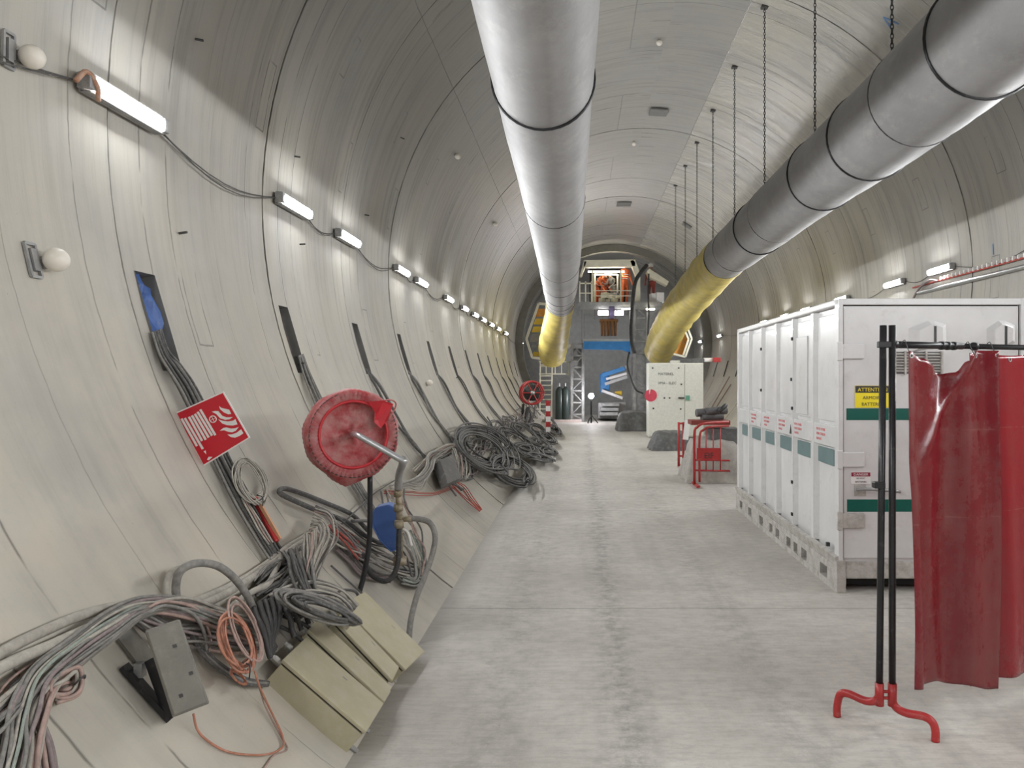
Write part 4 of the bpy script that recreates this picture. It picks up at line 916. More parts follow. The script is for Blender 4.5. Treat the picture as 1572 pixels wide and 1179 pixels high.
# blue bag between pole and standpipe
e = empty('blue_tub', P(590,840,5.1), 'angular blue plastic tub wedged between drum pole and standpipe', 'tub'); cx = Ctx(e)
bm = bmesh.new(); pr = [(572,785),(578,778),(596,774),(612,782),(613,842),(600,846),(584,830),(571,805)]
a = [bm.verts.new(P(x,y,5.05)) for x, y in pr]; b = [bm.verts.new(P(x+4,y-4,5.3)) for x, y in pr]
bm.faces.new(a); bm.faces.new(b[::-1]); 
for i in range(len(pr)): j = (i+1) % len(pr); bm.faces.new((a[i], a[j], b[j], b[i]))
cx.part('shell', bm, bluepl, bevel=.01); cx.part('rim', T([P(x,y,5.045) for x, y in ((571,805),(584,830),(600,846),(613,842))], .006, 6), bluepl, True)
# loose stuff around the standpipe
strands(5, [(612,746,.30),(640,738,.22),(658,720,.16),(664,700,.10),(682,694,.06),(700,688,.04)], [5,8,8,8,6,5], .05, ['pale','grey','pale'], (.009,.012), 'pale flexible conduit looping from the standpipe to the wall')
strands(4, [(600,748,.28),(620,742,.26),(645,746,.20),(655,728,.14),(668,700,.08)], [4,6,6,5,4], .04, ['grey','pale'], (.008,.010), 'grey flexible conduit drooping at the standpipe head')
strands(10, [(600,750,.12),(608,780,.10),(622,820,.06),(634,850,.05),(640,885,.03)], [16,22,26,22,14], .08, ['pink','grey','dark','mauve','pale'], (.006,.009), 'cable hanging in the tangle behind the standpipe', jit=.35)
strands(7, [(628,815,.05),(640,840,.05),(648,868,.04),(640,893,.03),(618,888,.03)], [10,12,12,8,8], .05, ['dark','green','grey'], (.006,.008), 'dark cable loop on the right of the standpipe tangle', jit=.3)
strands(3, [(590,755,.15),(630,757,.10),(665,758,.05),(690,750,.03),(705,745,.03)], [3,4,3,3,2], .03, ['red','red','orange'], (.004,.005), 'thin red cable stretched from the standpipe to the small dark box')
strands(6, [(695,742,.03),(708,752,.03),(722,768,.03),(738,784,.03)], [6,8,6,3], .02, ['red','red','orange'], (.005,.006), 'thin red cable lying below the small dark box', jit=.2)
coil(628, 888, (22,6), (4,12), .02, 5, .006, cab['dark'], 'small dark coil at the wall foot under the standpipe', tie=False)
one([(508,868,.015),(530,888,.015),(560,915,.015),(600,955,.015)], .006, cab['dark'], 'thin dark cable running down the joint behind the farthest beige box')
one([(515,915,.05),(525,906,.07),(545,908,.06),(552,920,.04)], .008, cab['dark'], 'short dark cable loop above the farthest beige box')
# small dark box further on
e = empty('junction_box', S(690,740,.03), 'small dark grey junction box on a bracket further along the left wall', 'electrical box'); cx = Ctx(e)
bm = bmesh.new(); a = [bm.verts.new(S(x,y,.17)) for x, y in ((676,706),(696,697),(708,734),(688,742))]; b = [bm.verts.new(p.co-WN(50)*.10) for p in a]
bm.faces.new(a); bm.faces.new(b[::-1])
for i in range(4): bm.faces.new((a[i], a[(i+1)%4], b[(i+1)%4], b[i]))
cx.part('case', bm, mat('dark_grey_box', (.10,.095,.09), .6, dust=.25), bevel=.006)
bm = bmesh.new(); bar(bm, S(666,712,.03), S(688,744,.03), .03); cx.part('bracket_rail', bm, blackst)
strands(14, [(640,728,.05),(665,702,.06),(690,688,.07),(700,690,.10),(706,715,.08),(706,735,.04)], [8,7,6,8,10,8], .06, ['pale','grey','pink','pale'], (.005,.009), 'pale cable draped over the small dark box', jit=.3)
# --- beyond: pockets with cable tails, cable run and coils, ring by ring
for k in range(2, 12):
    y = J0+k*RING+.2; g_ = ''
    where = {2:'third', 3:'fourth', 4:'fifth', 5:'sixth'}.get(k)
    lb = f'dark cable tail from the {where} pocket of the left wall' if where else 'dark cable tail from one of the far pockets of the left wall'
    for i in range(4 if k in (3, 4, 6) else 3):
        ph = crng.uniform(-.08, .08)
        pts = [W(y+ph*.5, 70.5, -.02), W(y+ph, 67, .03+.01*i), W(y+ph+crng.uniform(0,.2), 61, .03), W(y+ph+crng.uniform(0,.4), 56, .03), W(y+ph+crng.uniform(.1,.5), 50, .05), W(y+crng.uniform(.1,.7), 45, .04)]
        tagp(obj('cable_tail', T(pts, crng.uniform(.010,.016), 6, 6), cab[crng.choice(['dark','grey','dark'])], smooth=True), lb, 'cable', lb)
for i in range(16):
    pts = []; ph = crng.uniform(0, 6); b_ = crng.uniform(-2.4, 2.0)
    ya = crng.uniform(8.2, 9.6); yb = crng.uniform(22, 27)
    y = ya
    while y < yb: pts.append(W(y, 49+b_+2.2*math.sin(y*.9+ph)+crng.uniform(-1,1), .03+.05*crng.random())); y += .55
    tagp(obj('cable', T(pts, crng.uniform(.008,.015), 5, 3), cab[crng.choice(['grey','dark','pale','dark','mauve'])], smooth=True), 'cable of the long run along the far left wall foot', 'cable', 'far cable run on the left')
coil(742, 688, (42,30), (20,-22), .05, 16, .013, cab['dark'], 'big dark tangled coil of cable, topmost of the pair beyond the small dark box', thick=.16, jit=.25, tie=False)
coil(786, 722, (30,20), (16,-14), .05, 14, .013, cab['dark'], 'dark cable coil touching the floor edge, lower of the pair beyond the small dark box', thick=.14, jit=.2, tie=False)
coil(765, 668, (10,22), (15,-4), .16, 2, .010, cab['black'], 'single loose black loop above the big dark coil', jit=.05, tie=False)
one([(748,640,.04),(756,655,.06),(748,662,.1),(742,690,.1)], .012, cab['black'], 'black cable running into the big dark coil from the wall')
far = [((792,676),(26,17),(8,-9)), ((812,692),(22,9),(6,-7)), ((830,702),(18,5),(4,-5)), ((808,664),(20,14),(6,-7)), ((828,680),(20,8),(5,-6)), ((842,692),(12,4),(4,-4)), ((826,660),(14,10),(6,-5)), ((842,672),(12,8),(4,-5)), ((852,660),(9,6),(4,-4)), ((846,650),(8,8),(4,-4))]
names_far = ['first', 'second', 'third', 'fourth', 'fifth', 'sixth', 'seventh', 'eighth', 'ninth', 'last']
for i, (c_, A, B) in enumerate(far):
    coil(c_[0], c_[1], A, B, .04, 9, .014, cab['dark'], f'{names_far[i]} of the small dark cable coils along the far left wall foot', thick=.14, jit=.25, tie=False, sides=5)
# ================================================================ MIDDLE DISTANCE, RIGHT
def solid(pr, y0, y1, m, cx, name, bevel=0., parent=None, persp=False):
    """outline in the ring plane given by sight points at depth y0, extruded to y1"""
    bm = bmesh.new(); a = [bm.verts.new(P(x, z, y0)) for x, z in pr]
    b = [bm.verts.new(v.co+Vector((0, y1-y0, 0))) for v in a]
    bm.faces.new(a); bm.faces.new(b[::-1])
    for i in range(len(a)): j = (i+1) % len(a); bm.faces.new((a[i], a[j], b[j], b[i]))
    return cx.part(name, bm, m, bevel=bevel, parent=parent)
def heap(name, c, s, m, label, cat, seed=1, power=.75, n=28):
    e = empty(name, Vector((c[0], c[1], 0)), label, cat); cx = Ctx(e); rg = random.Random(seed); ph = [rg.uniform(0,6) for _ in range(8)]
    bm = bmesh.new(); gr = []
    for j in range(n+1):
        row = []
        for i in range(n+1):
            a, b = i/n*2-1, j/n*2-1; r = max(abs(a), abs(b))
            hgt = min(1, (1-r)*3.2)**power*(1-.18*(a*a+b*b)) + .05*math.sin(a*5+ph[0])*math.cos(b*4+ph[1])*(1-r) + .03*math.sin(a*13+b*5+ph[2])*(1-r)
            k = 1+.05*math.sin(6*a+ph[3])+.05*math.sin(7*b+ph[4])
            row.append(bm.verts.new((c[0]+a*s[0]*k, c[1]+b*s[1]*k, max(0, hgt)*s[2]+.004)))
        gr.append(row)
    for j in range(n):
        for i in range(n): bm.faces.new((gr[j][i], gr[j][i+1], gr[j+1][i+1], gr[j+1][i]))
    cx.part('cover_sheet', bm, m, True); return e, cx
tarp = mat('dark_grey_tarp', (.10,.10,.10), .6, 0, .2, 5, dust=.35, dustcol=(.25,.25,.24)); ltarp = mat('pale_dusty_tarp', (.34,.32,.29), .7, 0, .15, 6, dust=.4)
# white cabinet
e = empty('storage_cabinet', P(1037, 670, 20.6), 'tall pale cabinet with two doors, red spray mark at its left edge, in the background', 'cabinet'); cx = Ctx(e)
wc = mat('speckled_white_cabinet', (.70,.70,.64), .5, 0, .08, 14, dust=.25, dustcol=(.35,.36,.32))
y = 20.6; xa, xb, xm = P(996,0,y).x, P(1080,0,y).x, P(1051,0,y).x; zt = P(0,557,y).z; zb = 0.0
cx.part('case', BX(BB(xa, xb, y+.03, y+.75, .02, zt)), wc, bevel=.01)
d = cx.part('door', BX(BB(xa+.01, xm-.008, y, y+.035, .06, zt-.03)), wc, bevel=.006); d2 = cx.part('door', BX(BB(xm+.008, xb-.01, y, y+.035, .06, zt-.03)), wc, bevel=.006)
cx.part('handle', BX((P(1046,611,y-.04), (.16,.05,.04))), rubber, parent=d)
cx.part('lock', BX((P(1056,611,y-.02), (.10,.03,.14))), mat('green_lock', (.12,.32,.24), .5), parent=d2)
bm = bmesh.new(); cyl(bm, P(999,607,y-.002), P(999,607,y-.004), .17, 18); cx.part('paint_mark', bm, mat('red_spray_paint', (.60,.06,.10), .6))
for (px, py, s) in ((1010,576,'MATERIEL'), (1010,590,'VMA - ELEC')): text('marking', s, .10, P(px, py, y-.003), (1,0,0), (0,0,1), blk_, e, cx.o)
for (px, py) in ((1002,565),(1042,565),(1046,590),(1003,627),(1045,628),(1020,611),(1028,611)): cx.part('rivet', BX((P(px,py,y-.004), (.04,.008,.04))), rubber)
e = empty('roof_slab', P(1063, 557, 20.8), 'dark flat case lying on top of the pale cabinet', 'case'); cx = Ctx(e)
cx.part('slab', BX(BB(P(1042,0,21).x, P(1079,0,21).x, 20.7, 21.3, zt+.005, zt+.12)), tarp, bevel=.02); cx.part('lid', BX(BB(P(1030,0,21).x, P(1046,0,21).x, 20.75, 21.2, zt+.005, zt+.07)), wc)
tagp(obj('marker_beam', BX((P(1090,552.5,21.2), (.36,.08,.11))), white_, bevel=.01), 'short white beam with red end beside the dark case on the cabinet', 'beam')
tagp(obj('marker_beam_end', BX((P(1100,552.5,21.1), (.22,.10,.13))), redst, bevel=.01), 'red end block next to the short white beam above the cabinet', 'beam')
heap('covered_pallet', (P(1029,0,17.2).x, 17.3), (.50, .45, .44), tarp, 'low dark grey tarp over goods in front of the pale cabinet', 'tarpaulin', 3)
heap('covered_heap', (P(974,0,23.2).x, 23.6), (.56, .6, .62), tarp, 'dark grey tarp heap on the floor left of the pale cabinet', 'tarpaulin', 5)
# red barriers and tarped load beside the container
e = empty('crowd_barrier', P(1066,746,11.35), 'red tubular barrier with a red name plate, standing beyond the container', 'barrier'); cx = Ctx(e)
def RT(pts, r=.02, name='rail', m=redst, sm=0): cx.part(name, T(pts, r, 8, sm), m, True)
b = 11.35
RT([P(1066,744,b), P(1066,668,b), P(1070,656,b), P(1082,650,b), P(1118,648,b+.5)], .021, 'frame_tube', sm=4)
RT([P(1074,740,b), P(1074,672,b), P(1080,660,b), P(1092,655,b), P(1118,654,b+.5)], .018, 'frame_tube', sm=4)
for z in (706, 722): RT([P(1066,z,b), P(1120,z+1,b+.3)], .015)
for x_ in (1084, 1095, 1106): RT([P(x_,656,b+.1), P(x_,722,b+.1)], .009, 'bar')
cx.part('foot', BX((P(1068,744,b), (.05,.5,.03))), redst)
pl = cx.part('name_plate', BX(((P(1069,0,b).x+P(1104,0,b).x)/2*Vector((1,0,0))+Vector((0,b-.04,P(0,697,b).z)), (.35,.012,.19))), redst)
text('plate_text', 'EIF', .12, (P(1080,0,b).x, b-.048, P(0,703,b).z), (1,0,0), (0,0,1), blk_, e, cx.o)
e = empty('crowd_barrier', P(1047,706,14.9), 'second red barrier, behind the one with the plate, white reflector on it', 'barrier'); cx = Ctx(e); b = 13.8
for x_ in (1042, 1049): RT([P(x_,716,b), P(x_,648,b)], .022, 'frame_tube')
for z in (650, 700): RT([P(1042,z,b), P(1068,z,b)], .018)
cx.part('reflector', BX((P(1054,660,b-.05), (.10,.02,.36), Matrix.Rotation(R_(6), 3, 'Y'))), white_)
cx.part('foot', BX((P(1045,716,b), (.05,.5,.03))), redst)
heap('tarped_load', (P(1088,0,12.1).x+.05, 12.2), (.48, .55, .70), ltarp, 'pale dusty tarp over a load behind the red barriers', 'tarpaulin', 8)
tagp(obj('crate', BX((Vector((2.32, 12.2, .42)), (.5,.5,.84))), tarp, bevel=.01), 'dark crate end sticking out of the pale tarp, against the container', 'crate')
for i, (px, py) in enumerate(((1082,634),(1096,632),(1090,641))):
    q = P(px, py, 12.1); bm = bmesh.new(); cyl(bm, q+Vector((-.14,0,-.0)), q+Vector((.22,.08,.02)), .065, 14)
    tagp(obj('membrane_roll', bm, tarp, smooth=True, bevel=.01), ('dark roll lying left on top of the tarped load', 'dark roll lying right on top of the tarped load', 'dark roll lying undermost on the tarped load')[i], 'roll')
tagp(obj('load_board', BX((P(1088,648,12.1), (.62,.4,.07))), mat('dark_red_board', (.2,.04,.03), .7)), 'dark red board carrying the rolls on the tarped load', 'board')
tagp(obj('hand_tool', T([P(1104,632,12), P(1110,626,12), P(1114,622,12.1)], .035, 8, 3), rubber, smooth=True), 'black hand tool lying on the rolls over the tarped load', 'tool')
for i, (a, b_) in enumerate((((1088,634),(1120,578)), ((1093,636),(1122,590)))):
    tagp(obj('leaning_lath', T([S(a[0], a[1], .03), S(b_[0], b_[1], .03)], .02, 6), mat('old_wood', (.30,.22,.16), .8)), ('thin brown lath leaning on the right wall, upper of two', 'thin brown lath leaning on the right wall, lower of two')[i], 'lath')
# ================================================================ FAR LEFT: OPEN REEL AND MARKER POST
c = P(816, 603, 20.6)
e = empty('hose_reel', Vector((c.x, c.y, .3)), 'far open hose reel with red rims on a black stand at the left wall', 'hose reel'); cx = Ctx(e)
n = Vector((.35,-.93,0)).normalized(); u = Vector((0,0,1)).cross(n).normalized(); v = Vector((0,0,1))
for k in (-.10, .10): cx.part('rim', T([c+n*k+(u*math.cos(a)+v*math.sin(a))*.31 for a in [2*math.pi*i/28 for i in range(29)]], .028, 8), redst, True)
bm = bmesh.new(); cyl(bm, c-n*.09, c+n*.09, .22, 24); cx.part('wound_hose', bm, rubber, True)
bm = bmesh.new(); cyl(bm, c-n*.13, c+n*.13, .06, 12); cx.part('hub', bm, galv, True)
for a in range(0, 180, 60): 
    q = u*math.cos(R_(a))+v*math.sin(R_(a)); cx.part('spoke', T([c+n*.11-q*.31, c+n*.11+q*.31], .018, 6), redst)
cx.part('stand_pole', T([P(803,620,20.7), P(802,640,20.7), P(799,664,20.8)], .04, 8, 3), blackst, True)
cx.part('stand_pipe', T([P(822,622,20.7), P(818,640,20.8), P(806,652,20.9)], .03, 8, 3), steel, True)
for i in range(5):
    x_ = crng.uniform(805, 838); free([(x_,625,20.6+i*.1),(x_+crng.uniform(-8,8),642,20.5),(x_+crng.uniform(-12,8),658,20.4),(x_+crng.uniform(0,18),668,20.3)], .028, cab[['black','dark','grey'][i%3]], 'dark hose hanging below the far open reel', 'hose', 'hose', 6, 'hoses under the far open reel')
e = empty('marker_post', P(841, 671, 20.8), 'red and white striped marker post at the far left floor edge', 'post'); cx = Ctx(e)
zt = P(0, 615, 20.7).z
for i in range(7):
    z0 = zt*i/7; bm = BX(BB(P(838,0,20.7).x, P(845,0,20.7).x, 20.66, 20.74, z0, z0+zt/7)); cx.part('band', bm, redst if i % 2 == 0 else white_)
cx.part('base', BX((P(841,671,20.7)+Vector((0,0,.03)), (.36,.36,.06))), rubber, bevel=.01)
# ================================================================ FAR GANTRY
YG = 28.2
def g3(px, py, dy=0.): return P(px, py, YG)+Vector((0, dy, 0))
def gbar(cx, name, a, b, w, m, dy=0., h_=None, parent=None):
    bm = bmesh.new(); bar(bm, g3(*a, dy), g3(*b, dy), w, h_ or w); return cx.part(name, bm, m, parent=parent)
gs = mat('gantry_grey_steel', (.26,.265,.26), .5, .2, .2, 3, dust=.35)
e = empty('gantry_frame', g3(935, 645), 'grey steel gantry with two braced towers and an upper deck at the far end', 'gantry'); cx = Ctx(e)
for (x0, x1, yt) in ((878, 895, 528), (974, 994, 470)):
    for x_ in (x0, x1):
        for dy in (0, .9): cx.part('column', BX(BB(g3(x_,0).x-.05, g3(x_,0).x+.05, YG+dy-.05, YG+dy+.05, 0, g3(0,yt).z)), gs)
    z = yt; k = 0
    while z < 640:
        gbar(cx, 'brace', (x0, z), (x1, z), .06, gs); 
        gbar(cx, 'diagonal', ((x0, x1)[k%2], z), ((x1, x0)[k%2], min(z+18, 644)), .04, gs); z += 18; k += 1
solid([(975,470),(993,470),(993,560),(975,560)], YG+.3, YG+.34, gs, cx, 'web_plate')
solid([(979,560.5),(993,560.5),(993,640),(979,640)], YG+.3, YG+.34, gs, cx, 'web_plate')
solid([(880,535),(893,535),(893,570),(880,570)], YG+.3, YG+.34, gs, cx, 'web_plate')
cx.part('upper_deck', BX(BB(g3(888,0).x, g3(1016,0).x, YG-.1, YG+4.2, g3(0,470).z, g3(0,464).z)), gs)
gbar(cx, 'edge_beam', (890, 470), (1014, 470), .18, gs, 0, .26)
for x_ in (893, 897, 913, 925, 945, 965): gbar(cx, 'hanger', (x_, 470), (x_, 524 if x_ < 900 else 490), .035, gs, .2)
gbar(cx, 'cross_beam', (895, 523), (973, 523), .16, mat('pale_beam_steel', (.75,.75,.72), .5), -.05, .12)  # pale steel is the beam's own colour
for x_ in (890, 899, 908): gbar(cx, 'rail_post', (x_, 432), (x_, 464), .05, cream)
gbar(cx, 'handrail', (889, 435), (910, 435), .05, cream); gbar(cx, 'handrail', (889, 450), (910, 450), .04, cream)
for x_ in (910, 954): gbar(cx, 'rail_post', (x_, 412), (x_, 464), .07, cream, .5)
for z in (446, 454): gbar(cx, 'handrail', (910, z), (972, z), .03, cream, .05)
# canopy
e2 = empty('canopy_frame', g3(935, 464, .3), 'cream coloured portal frame over the upper deck of the gantry', 'frame'); c2 = Ctx(e2)
solid([(896,399),(972,398),(976,402),(976,409),(895,410)], YG+.1, YG+.5, cream, c2, 'lintel', .02)
solid([(896,401),(901,401),(893,424),(890,424)], YG+.1, YG+.5, cream, c2, 'haunch', .01)
solid([(967,400),(975,398),(983,420),(983,464),(976,464),(976,424)], YG+.1, YG+.5, cream, c2, 'slanted_post', .01)
solid([(993,416),(997,412),(1027,432),(1024,438),(996,424)], YG+.3, YG+.9, cream, c2, 'side_beam', .01)
for a, b_ in (((913,416),(950,416)), ((914,416),(914,462)), ((950,416),(950,462))): gbar(c2, 'door_frame', a, b_, .07, cream, 1.0)
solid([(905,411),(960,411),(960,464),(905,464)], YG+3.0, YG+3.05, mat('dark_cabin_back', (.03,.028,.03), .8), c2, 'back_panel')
# lamps of the gantry
flood = emit('floodlight_face', (1.0,.96,1.0), 45.); warm = emit('warm_tube', (1.0,.93,.78), 30.)
def glamp(px, py, w_, h_, m, label, dy=-.15, name='floodlight', d=(0,-1,0)):
    q = g3(px, py, dy); e = empty(name, q, label, 'lamp'); c_ = Ctx(e)
    c_.part('housing', BX((q+Vector((0,.07,0)), (w_+.06, .1, h_+.06))), gs, bevel=.01); c_.part('lens', BX((q, (w_, .03, h_))), m)
glamp(926, 481, .36, .14, flood, 'left bright floodlight under the gantry deck'); glamp(950, 481, .30, .14, flood, 'right bright floodlight under the gantry deck')
glamp(962, 474.5, .34, .04, warm, 'small tube lamp under the deck, right of the floodlights', name='tube_lamp'); glamp(998, 475, .30, .04, warm, 'small tube lamp under the deck, right of the tower', name='tube_lamp')
q = g3(932, 412, .9); e = empty('cabin_lamp', q, 'lamp under the cream lintel lighting the workers', 'lamp'); Ctx(e).part('tube', BX((q, (1.4, .06, .05))), emit('cabin_tube', (1,.93,.80), 22.))
q = g3(907, 607, -.9); e = empty('welding_spot', Vector((q.x, q.y, 0)), 'dazzling white floodlight on a small stand at the far floor', 'lamp'); c_ = Ctx(e)
bm = bmesh.new(); sphere(bm, q, .10); c_.part('bulb', bm, emit('dazzling_white', (.95,.93,1.0), 150.), True); c_.part('stand', T([q-Vector((0,0,.15)), Vector((q.x, q.y, .0))], .03, 8), blackst)
for a in (0, 120, 240): c_.part('stand_leg', T([Vector((q.x, q.y, .3)), Vector((q.x+.25*math.cos(R_(a)), q.y+.25*math.sin(R_(a)), 0))], .02, 6), blackst)
# hanging motor and bronze block, blue beam, hoses
e = empty('hanging_hoist', g3(936, 470), 'dark hoist motor carrying a bronze coloured finned block under the deck', 'hoist'); cx = Ctx(e)
solid([(934,470),(944,470),(943,490),(935,490)], YG-.1, YG+.3, mat('dark_purple_motor', (.05,.04,.08), .5), cx, 'motor', .03)
bz = mat('bronze_block', (.22,.10,.03), .45, .3, .2, 5)
for i in range(5): solid([(922+i*5.2,491),(926.4+i*5.2,491),(926.0+i*5.2,515),(922.6+i*5.2,515)], YG-.1-.04*(i%2), YG+.4, bz, cx, 'fin', .01)
solid([(921,490),(949,490),(949,493),(921,493)], YG-.15, YG+.45, bz, cx, 'top_plate')
e = empty('blue_beam', g3(895, 527), 'blue curved steel beam below the pale cross beam of the gantry', 'beam'); cx = Ctx(e)
solid([(896,525),(968,525),(968,545),(963,540),(955,537),(895,536)], YG-.2, YG+.1, blue, cx, 'web', .01); gbar(cx, 'flange', (896,525.5), (968,525.5), .3, blue, -.05, .05)
free([(993,407,YG-.4),(984,418,YG-.6),(975,434,YG-.7),(971,465,YG-.7),(969,500,YG-.7),(970,525,YG-.6),(974,542,YG-.5)], .075, rubber, 'thick black hose curving down in front of the gantry tower')
free([(966,540,YG-.4),(963,560,YG-.4),(968,580,YG-.4),(976,598,YG-.4),(987,604,YG-.3)], .035, rubber, 'thin black hose hanging across the right gantry tower')
free([(996,420,YG-.3),(995,450,YG-.3),(996,480,YG-.4),(995,510,YG-.4),(997,535,YG-.3)], .03, rubber, 'thin black hose right of the gantry tower under the side beam')
# blue machine
e = empty('blue_machine', g3(935, 640, .8), 'blue boom machine parked between the gantry towers', 'machine'); cx = Ctx(e)
solid([(921,575),(929,570),(937,578),(936,600),(922,604)], YG+1.0, YG+1.6, blue, cx, 'body', .04)
for a, b_, w_, m_ in (((926,576),(961,565), .16, blue), ((932,582),(964,573), .10, white_), ((930,590),(965,578), .12, mat('boom_grey', (.45,.45,.45), .5)), ((925,600),(958,612), .12, steel)): 
    bm = bmesh.new(); bar(bm, g3(*a, .8), g3(*b_, .6), w_, w_); cx.part('boom', bm, m_, bevel=.01)
solid([(952,563),(962,561),(962,566),(952,568)], YG+.6, YG+.8, white_, cx, 'boom_head'); solid([(944,601),(955,600),(955,608),(944,609)], YG+.8, YG+1.1, yellow, cx, 'yellow_cover', .02)
solid([(918,618),(962,616),(962,641),(918,643)], YG+.7, YG+2.2, steel, cx, 'chassis', .03)
for i in range(3): solid([(924-i*2,619+i*7),(951-i,619+i*7),(951-i,624+i*7),(924-i*2,624+i*7)], YG+.3-.15*i, YG+.7, gs, cx, 'step', .01)
# yellow guarded stair at left, orange guard at right
e = empty('yellow_stairway', g3(825, 560), 'yellow and cream framed guard beside the far end of the big duct', 'stairway'); cx = Ctx(e)
for a, b_ in (((827,466),(808,520)), ((808,520),(817,549)), ((817,549),(834,551)), ((827,466),(839,467)), ((839,467),(834,551))): gbar(cx, 'frame_bar', a, b_, .09, cream)
for (x0, z0, w_, h_, m_) in ((822,474,14,12,orange), (819,489,13,9,yellow), (816,501,13,9,yellow), (813,513,16,12,mat('grey_guard', (.33,.32,.29), .6)), (814,529,16,8,gs), (816,540,12,7,yellow)): solid([(x0+3,z0),(x0+w_+3,z0),(x0+w_,z0+h_),(x0,z0+h_)], YG+.1, YG+.16, m_, cx, 'guard_panel', .01)
e = empty('orange_guard', g3(1040, 560), 'orange guard panel with pale frame beside the yellow end of the right duct', 'guard'); cx = Ctx(e)
solid([(1036,488),(1045,482),(1056,520),(1050,546),(1030,546),(1022,520)], YG+.2, YG+.3, orange, cx, 'panel', .02)
for a, b_ in (((1045,478),(1062,520)), ((1062,520),(1052,548)), ((1042,484),(1057,521)), ((1057,521),(1049,545)), ((1004,536),(1052,548))): gbar(cx, 'frame_bar', a, b_, .07, cream)
e = empty('access_ladder', g3(840, 640), 'pale steel ladder with landing at the left of the gantry', 'ladder'); cx = Ctx(e)
for x_ in (830, 848): gbar(cx, 'stile', (x_, 562), (x_-1, 640), .05, cream, -.2)
for i in range(9): gbar(cx, 'rung', (830, 577+i*7.2), (848, 577+i*7.2), .035, cream, -.2)
for x_ in (829, 838, 852, 862, 873): gbar(cx, 'landing_post', (x_, 555), (x_, 574), .035, cream, .2)
for z in (555, 574): gbar(cx, 'landing_rail', (827, z), (877, z), .05, cream, .2)
for a, b_ in (((876,529),(853,547)), ((853,547),(839,561)), ((839,561),(830,561)), ((853,547),(864,540)), ((864,540),(864,553)), ((864,553),(855,560))): gbar(cx, 'support', a, b_, .10, cream, .3)
for i, x_ in enumerate((859, 868)):
    q = g3(x_, 640, -.3); e = empty('gas_cylinder', Vector((q.x, q.y, 0)), ('dark gas cylinder standing nearer the ladder', 'dark gas cylinder standing nearer the left tower')[i], 'gas cylinder'); cx = Ctx(e)
    bm = bmesh.new(); tube(bm, [Vector((q.x,q.y,z)) for z in (0,.02,1.15,1.27,1.33)], .1, 14, True, [.14,.15,.15,.10,.04]); cx.part('bottle', bm, mat('dark_green_bottle', (.03,.045,.04), .4), True)
    bm = bmesh.new(); cyl(bm, (q.x,q.y,1.32), (q.x,q.y,1.45), .035, 8); cx.part('valve', bm, galv)
tagp(obj('low_kerb', BX(BB(g3(851,0).x, g3(893,0).x, YG-.5, YG-.2, 0, .10)), mat('pinkish_kerb', (.65,.55,.52), .7)), 'low pale pink kerb in front of the left tower', 'kerb')
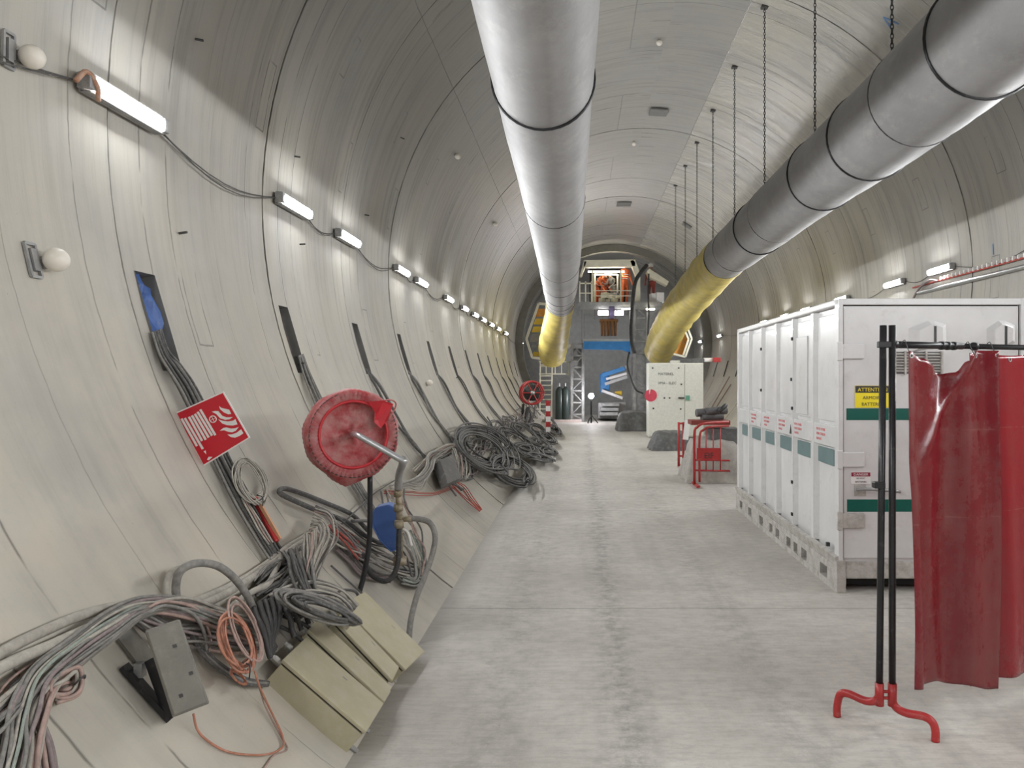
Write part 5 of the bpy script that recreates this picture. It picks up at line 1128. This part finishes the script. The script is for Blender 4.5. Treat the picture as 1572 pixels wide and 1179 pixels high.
# ================================================================ WORKERS ON THE DECK
skinm = mat('skin', (.45,.28,.2), .6, 0, .05); hv = mat('orange_workwear', (.85,.20,.07), .6, 0, .08, 10); helm = mat('white_helmet', (.80,.80,.78), .35, 0, .03); grw = mat('grey_workwear', (.32,.33,.30), .7, 0, .1, 10)
refl = mat('reflective_tape', (.75,.75,.72), .3, 0, .05)
def person(base, lean, yaw, arms, m, label, hgt=1.62, helmc=None, knee=0.):
    """lean in degrees forward; arms: ((shoulder pitch, elbow bend) left, right)"""
    s = hgt/1.75; e = empty('person', base, label, 'person'); cx = Ctx(e)
    f = Vector((math.sin(yaw), -math.cos(yaw), 0)); r = Vector((math.cos(yaw), math.sin(yaw), 0)); up = Vector((0,0,1))
    pel = Vector(base)+up*.93*s-f*.10*s*(lean/60)
    sp = (up*math.cos(R_(lean))+f*math.sin(R_(lean))).normalized(); fr = (f*math.cos(R_(lean))-up*math.sin(R_(lean))).normalized()
    V, E, Rr = [], [], []
    def add(p, rad, par=None):
        V.append(p); Rr.append(rad*s); i = len(V)-1
        if par is not None: E.append((par, i))
        return i
    a = add(pel, .145); b_ = add(pel+sp*.16*s, .135, a); c_ = add(pel+sp*.34*s, .15, b_); d = add(pel+sp*.48*s, .10, c_); nk = add(pel+sp*.56*s, .055, d)
    hd = add(pel+sp*.66*s+fr*.03*s, .085, nk); tp = add(pel+sp*.76*s+fr*.02*s, .075, hd)
    nose = add(pel+sp*.665*s+fr*.115*s, .018, hd)
    for sd, (sh, el) in zip((-1, 1), arms):
        j = pel+sp*.46*s+r*sd*.19*s; q0 = add(j, .062, d)
        dr = (-sp*math.cos(R_(sh))+fr*math.sin(R_(sh))+r*sd*.15).normalized(); k = j+dr*.28*s; q1 = add(k, .048, q0)
        d2_ = (-sp*math.cos(R_(sh+el))+fr*math.sin(R_(sh+el))-r*sd*.1).normalized(); w_ = k+d2_*.25*s; q2 = add(w_, .033, q1); q3 = add(w_+d2_*.09*s, .035, q2)
        for t in range(5):
            side = r*(.022*(t-2)) if t else r*sd*-.05; ln = (.06,.075,.085,.078,.06)[t]
            q4 = add(w_+d2_*(.12 if t else .06)*s+side*s, .011, q3); add(w_+d2_*(.12+ln if t else .11)*s+side*1.3*s+fr*.01, .009, q4)
    for sd in (-1, 1):
        j = pel+r*sd*.09*s-up*.04*s; h0 = add(j, .095, a); kn = Vector(base)+r*sd*.11*s+up*.50*s+f*(.03+knee)*s; h1 = add(kn, .062, h0)
        an = Vector(base)+r*sd*.12*s+up*.09*s-f*.02*s; h2 = add(an, .045, h1); add(an-up*.045*s+f*.15*s, .038, h2)
    me = bpy.data.meshes.new('body'); o0 = Vector(base); me.from_pydata([tuple(v-o0) for v in V], E, []); o = bpy.data.objects.new('body', me); C.objects.link(o); o.parent = e
    sk = o.modifiers.new('skin', 'SKIN'); sk.use_smooth_shade = True
    for i, v in enumerate(me.skin_vertices[0].data): v.radius = (Rr[i], Rr[i]*(.8 if i < 3 else 1)); v.use_root = (i == 0)
    su = o.modifiers.new('sub', 'SUBSURF'); su.levels = 1; su.render_levels = 2; me.materials.append(m)
    bm = bmesh.new(); sphere(bm, V[hd]+fr*.012*s, .098*s, (.85,.95,1.15)); cx.part('face', bm, skinm, True)
    bm = bmesh.new(); sphere(bm, V[tp]+sp*.01, .125*s, (1,1.12,.8)); sphere(bm, V[tp]-sp*.02+fr*.05*s, .12*s, (1,1.1,.12)); cx.part('helmet', bm, helmc or helm, True)
    for z in (.14, .30): cx.part('reflective_band', T([pel+sp*z*s+(r*math.cos(a_)*.175+fr*math.sin(a_)*.15)*s for a_ in [2*math.pi*i/20 for i in range(21)]], .014, 6), refl, True)
    return e
zd = g3(0, 464).z+.005
def bx(px, dy): return Vector(((px-VX)/F*(YG+dy), YG+dy, zd))
person(bx(917, 1.6), 48, R_(55), ((60,20),(70,15)), hv, 'worker in orange bending forward at the left of the deck', 1.55)
person(bx(927, 2.2), 25, R_(30), ((40,40),(45,40)), hv, 'worker in orange crouching over the work, second from the left', 1.45, helmc=mat('orange_helmet', (.8,.3,.15), .4))
person(bx(941, 1.5), 22, R_(-40), ((45,50),(40,40)), grw, 'worker in grey with a white helmet in the middle of the deck', 1.35)
person(bx(959, 1.3), 4, R_(35), ((25,60),(10,30)), hv, 'worker in orange standing upright at the right of the deck', 1.72, helmc=mat('orange_helmet', (.8,.3,.15), .4))
person(bx(1000, .9), 8, R_(-20), ((20,30),(15,20)), mat('dark_red_workwear', (.30,.06,.05), .7), 'worker in dark red clothes behind the tower under the side beam', 1.55)
e = empty('material_pile', bx(936, .6), 'jumbled pale material piled on the deck in front of the workers', 'pile'); cx = Ctx(e)
for i in range(16):
    q = bx(924+i*1.6, .45+.25*(i%3)); s_ = crng.uniform(.10,.22); cx.part('piece', BX((q+Vector((0,0,s_*.5+.02+(.18 if i%2 else 0))), (s_*1.3, s_, s_), Matrix.Rotation(crng.uniform(0,3), 3, 'Z'))), [cream, galv, steel][i%3], bevel=.02)
for i, (px, py) in enumerate(((1004,440),(1012,447))): 
    q = bx(px, .4); tagp(obj('white_case', BX((q+Vector((0,0,.18+.02*i)), (.30,.3,.36+.04*i), Matrix.Rotation(.2, 3, 'Z'))), white_, bevel=.02), ('white case on the deck, left of two behind the side beam', 'white case on the deck, right of two behind the side beam')[i], 'case')

# ================================================================ SPRAYED MARKS ON THE RIGHT LINING
bluem = mat('blue_spray_paint', (.10,.20,.38), .7)
for (px, py, sz, ch, lb) in ((1464,395,.28,'A','small blue letter sprayed on the right wall over the lamp wire'), (1522,392,.2,'1','small blue stroke sprayed on the right wall at the picture edge'), (1370,48,.30,'A','small blue letter sprayed on the vault above the right duct')):
    y, d = onwall(px, py); p_ = W(y, d, .004); e = empty('sprayed_mark', p_, lb, 'paint mark'); n_ = WN(d)
    text('mark', ch, sz, p_, Vector((0,-1,0)), WT(d)*-1 if d < 0 else WT(d), bluem, e, Vector(e.location))
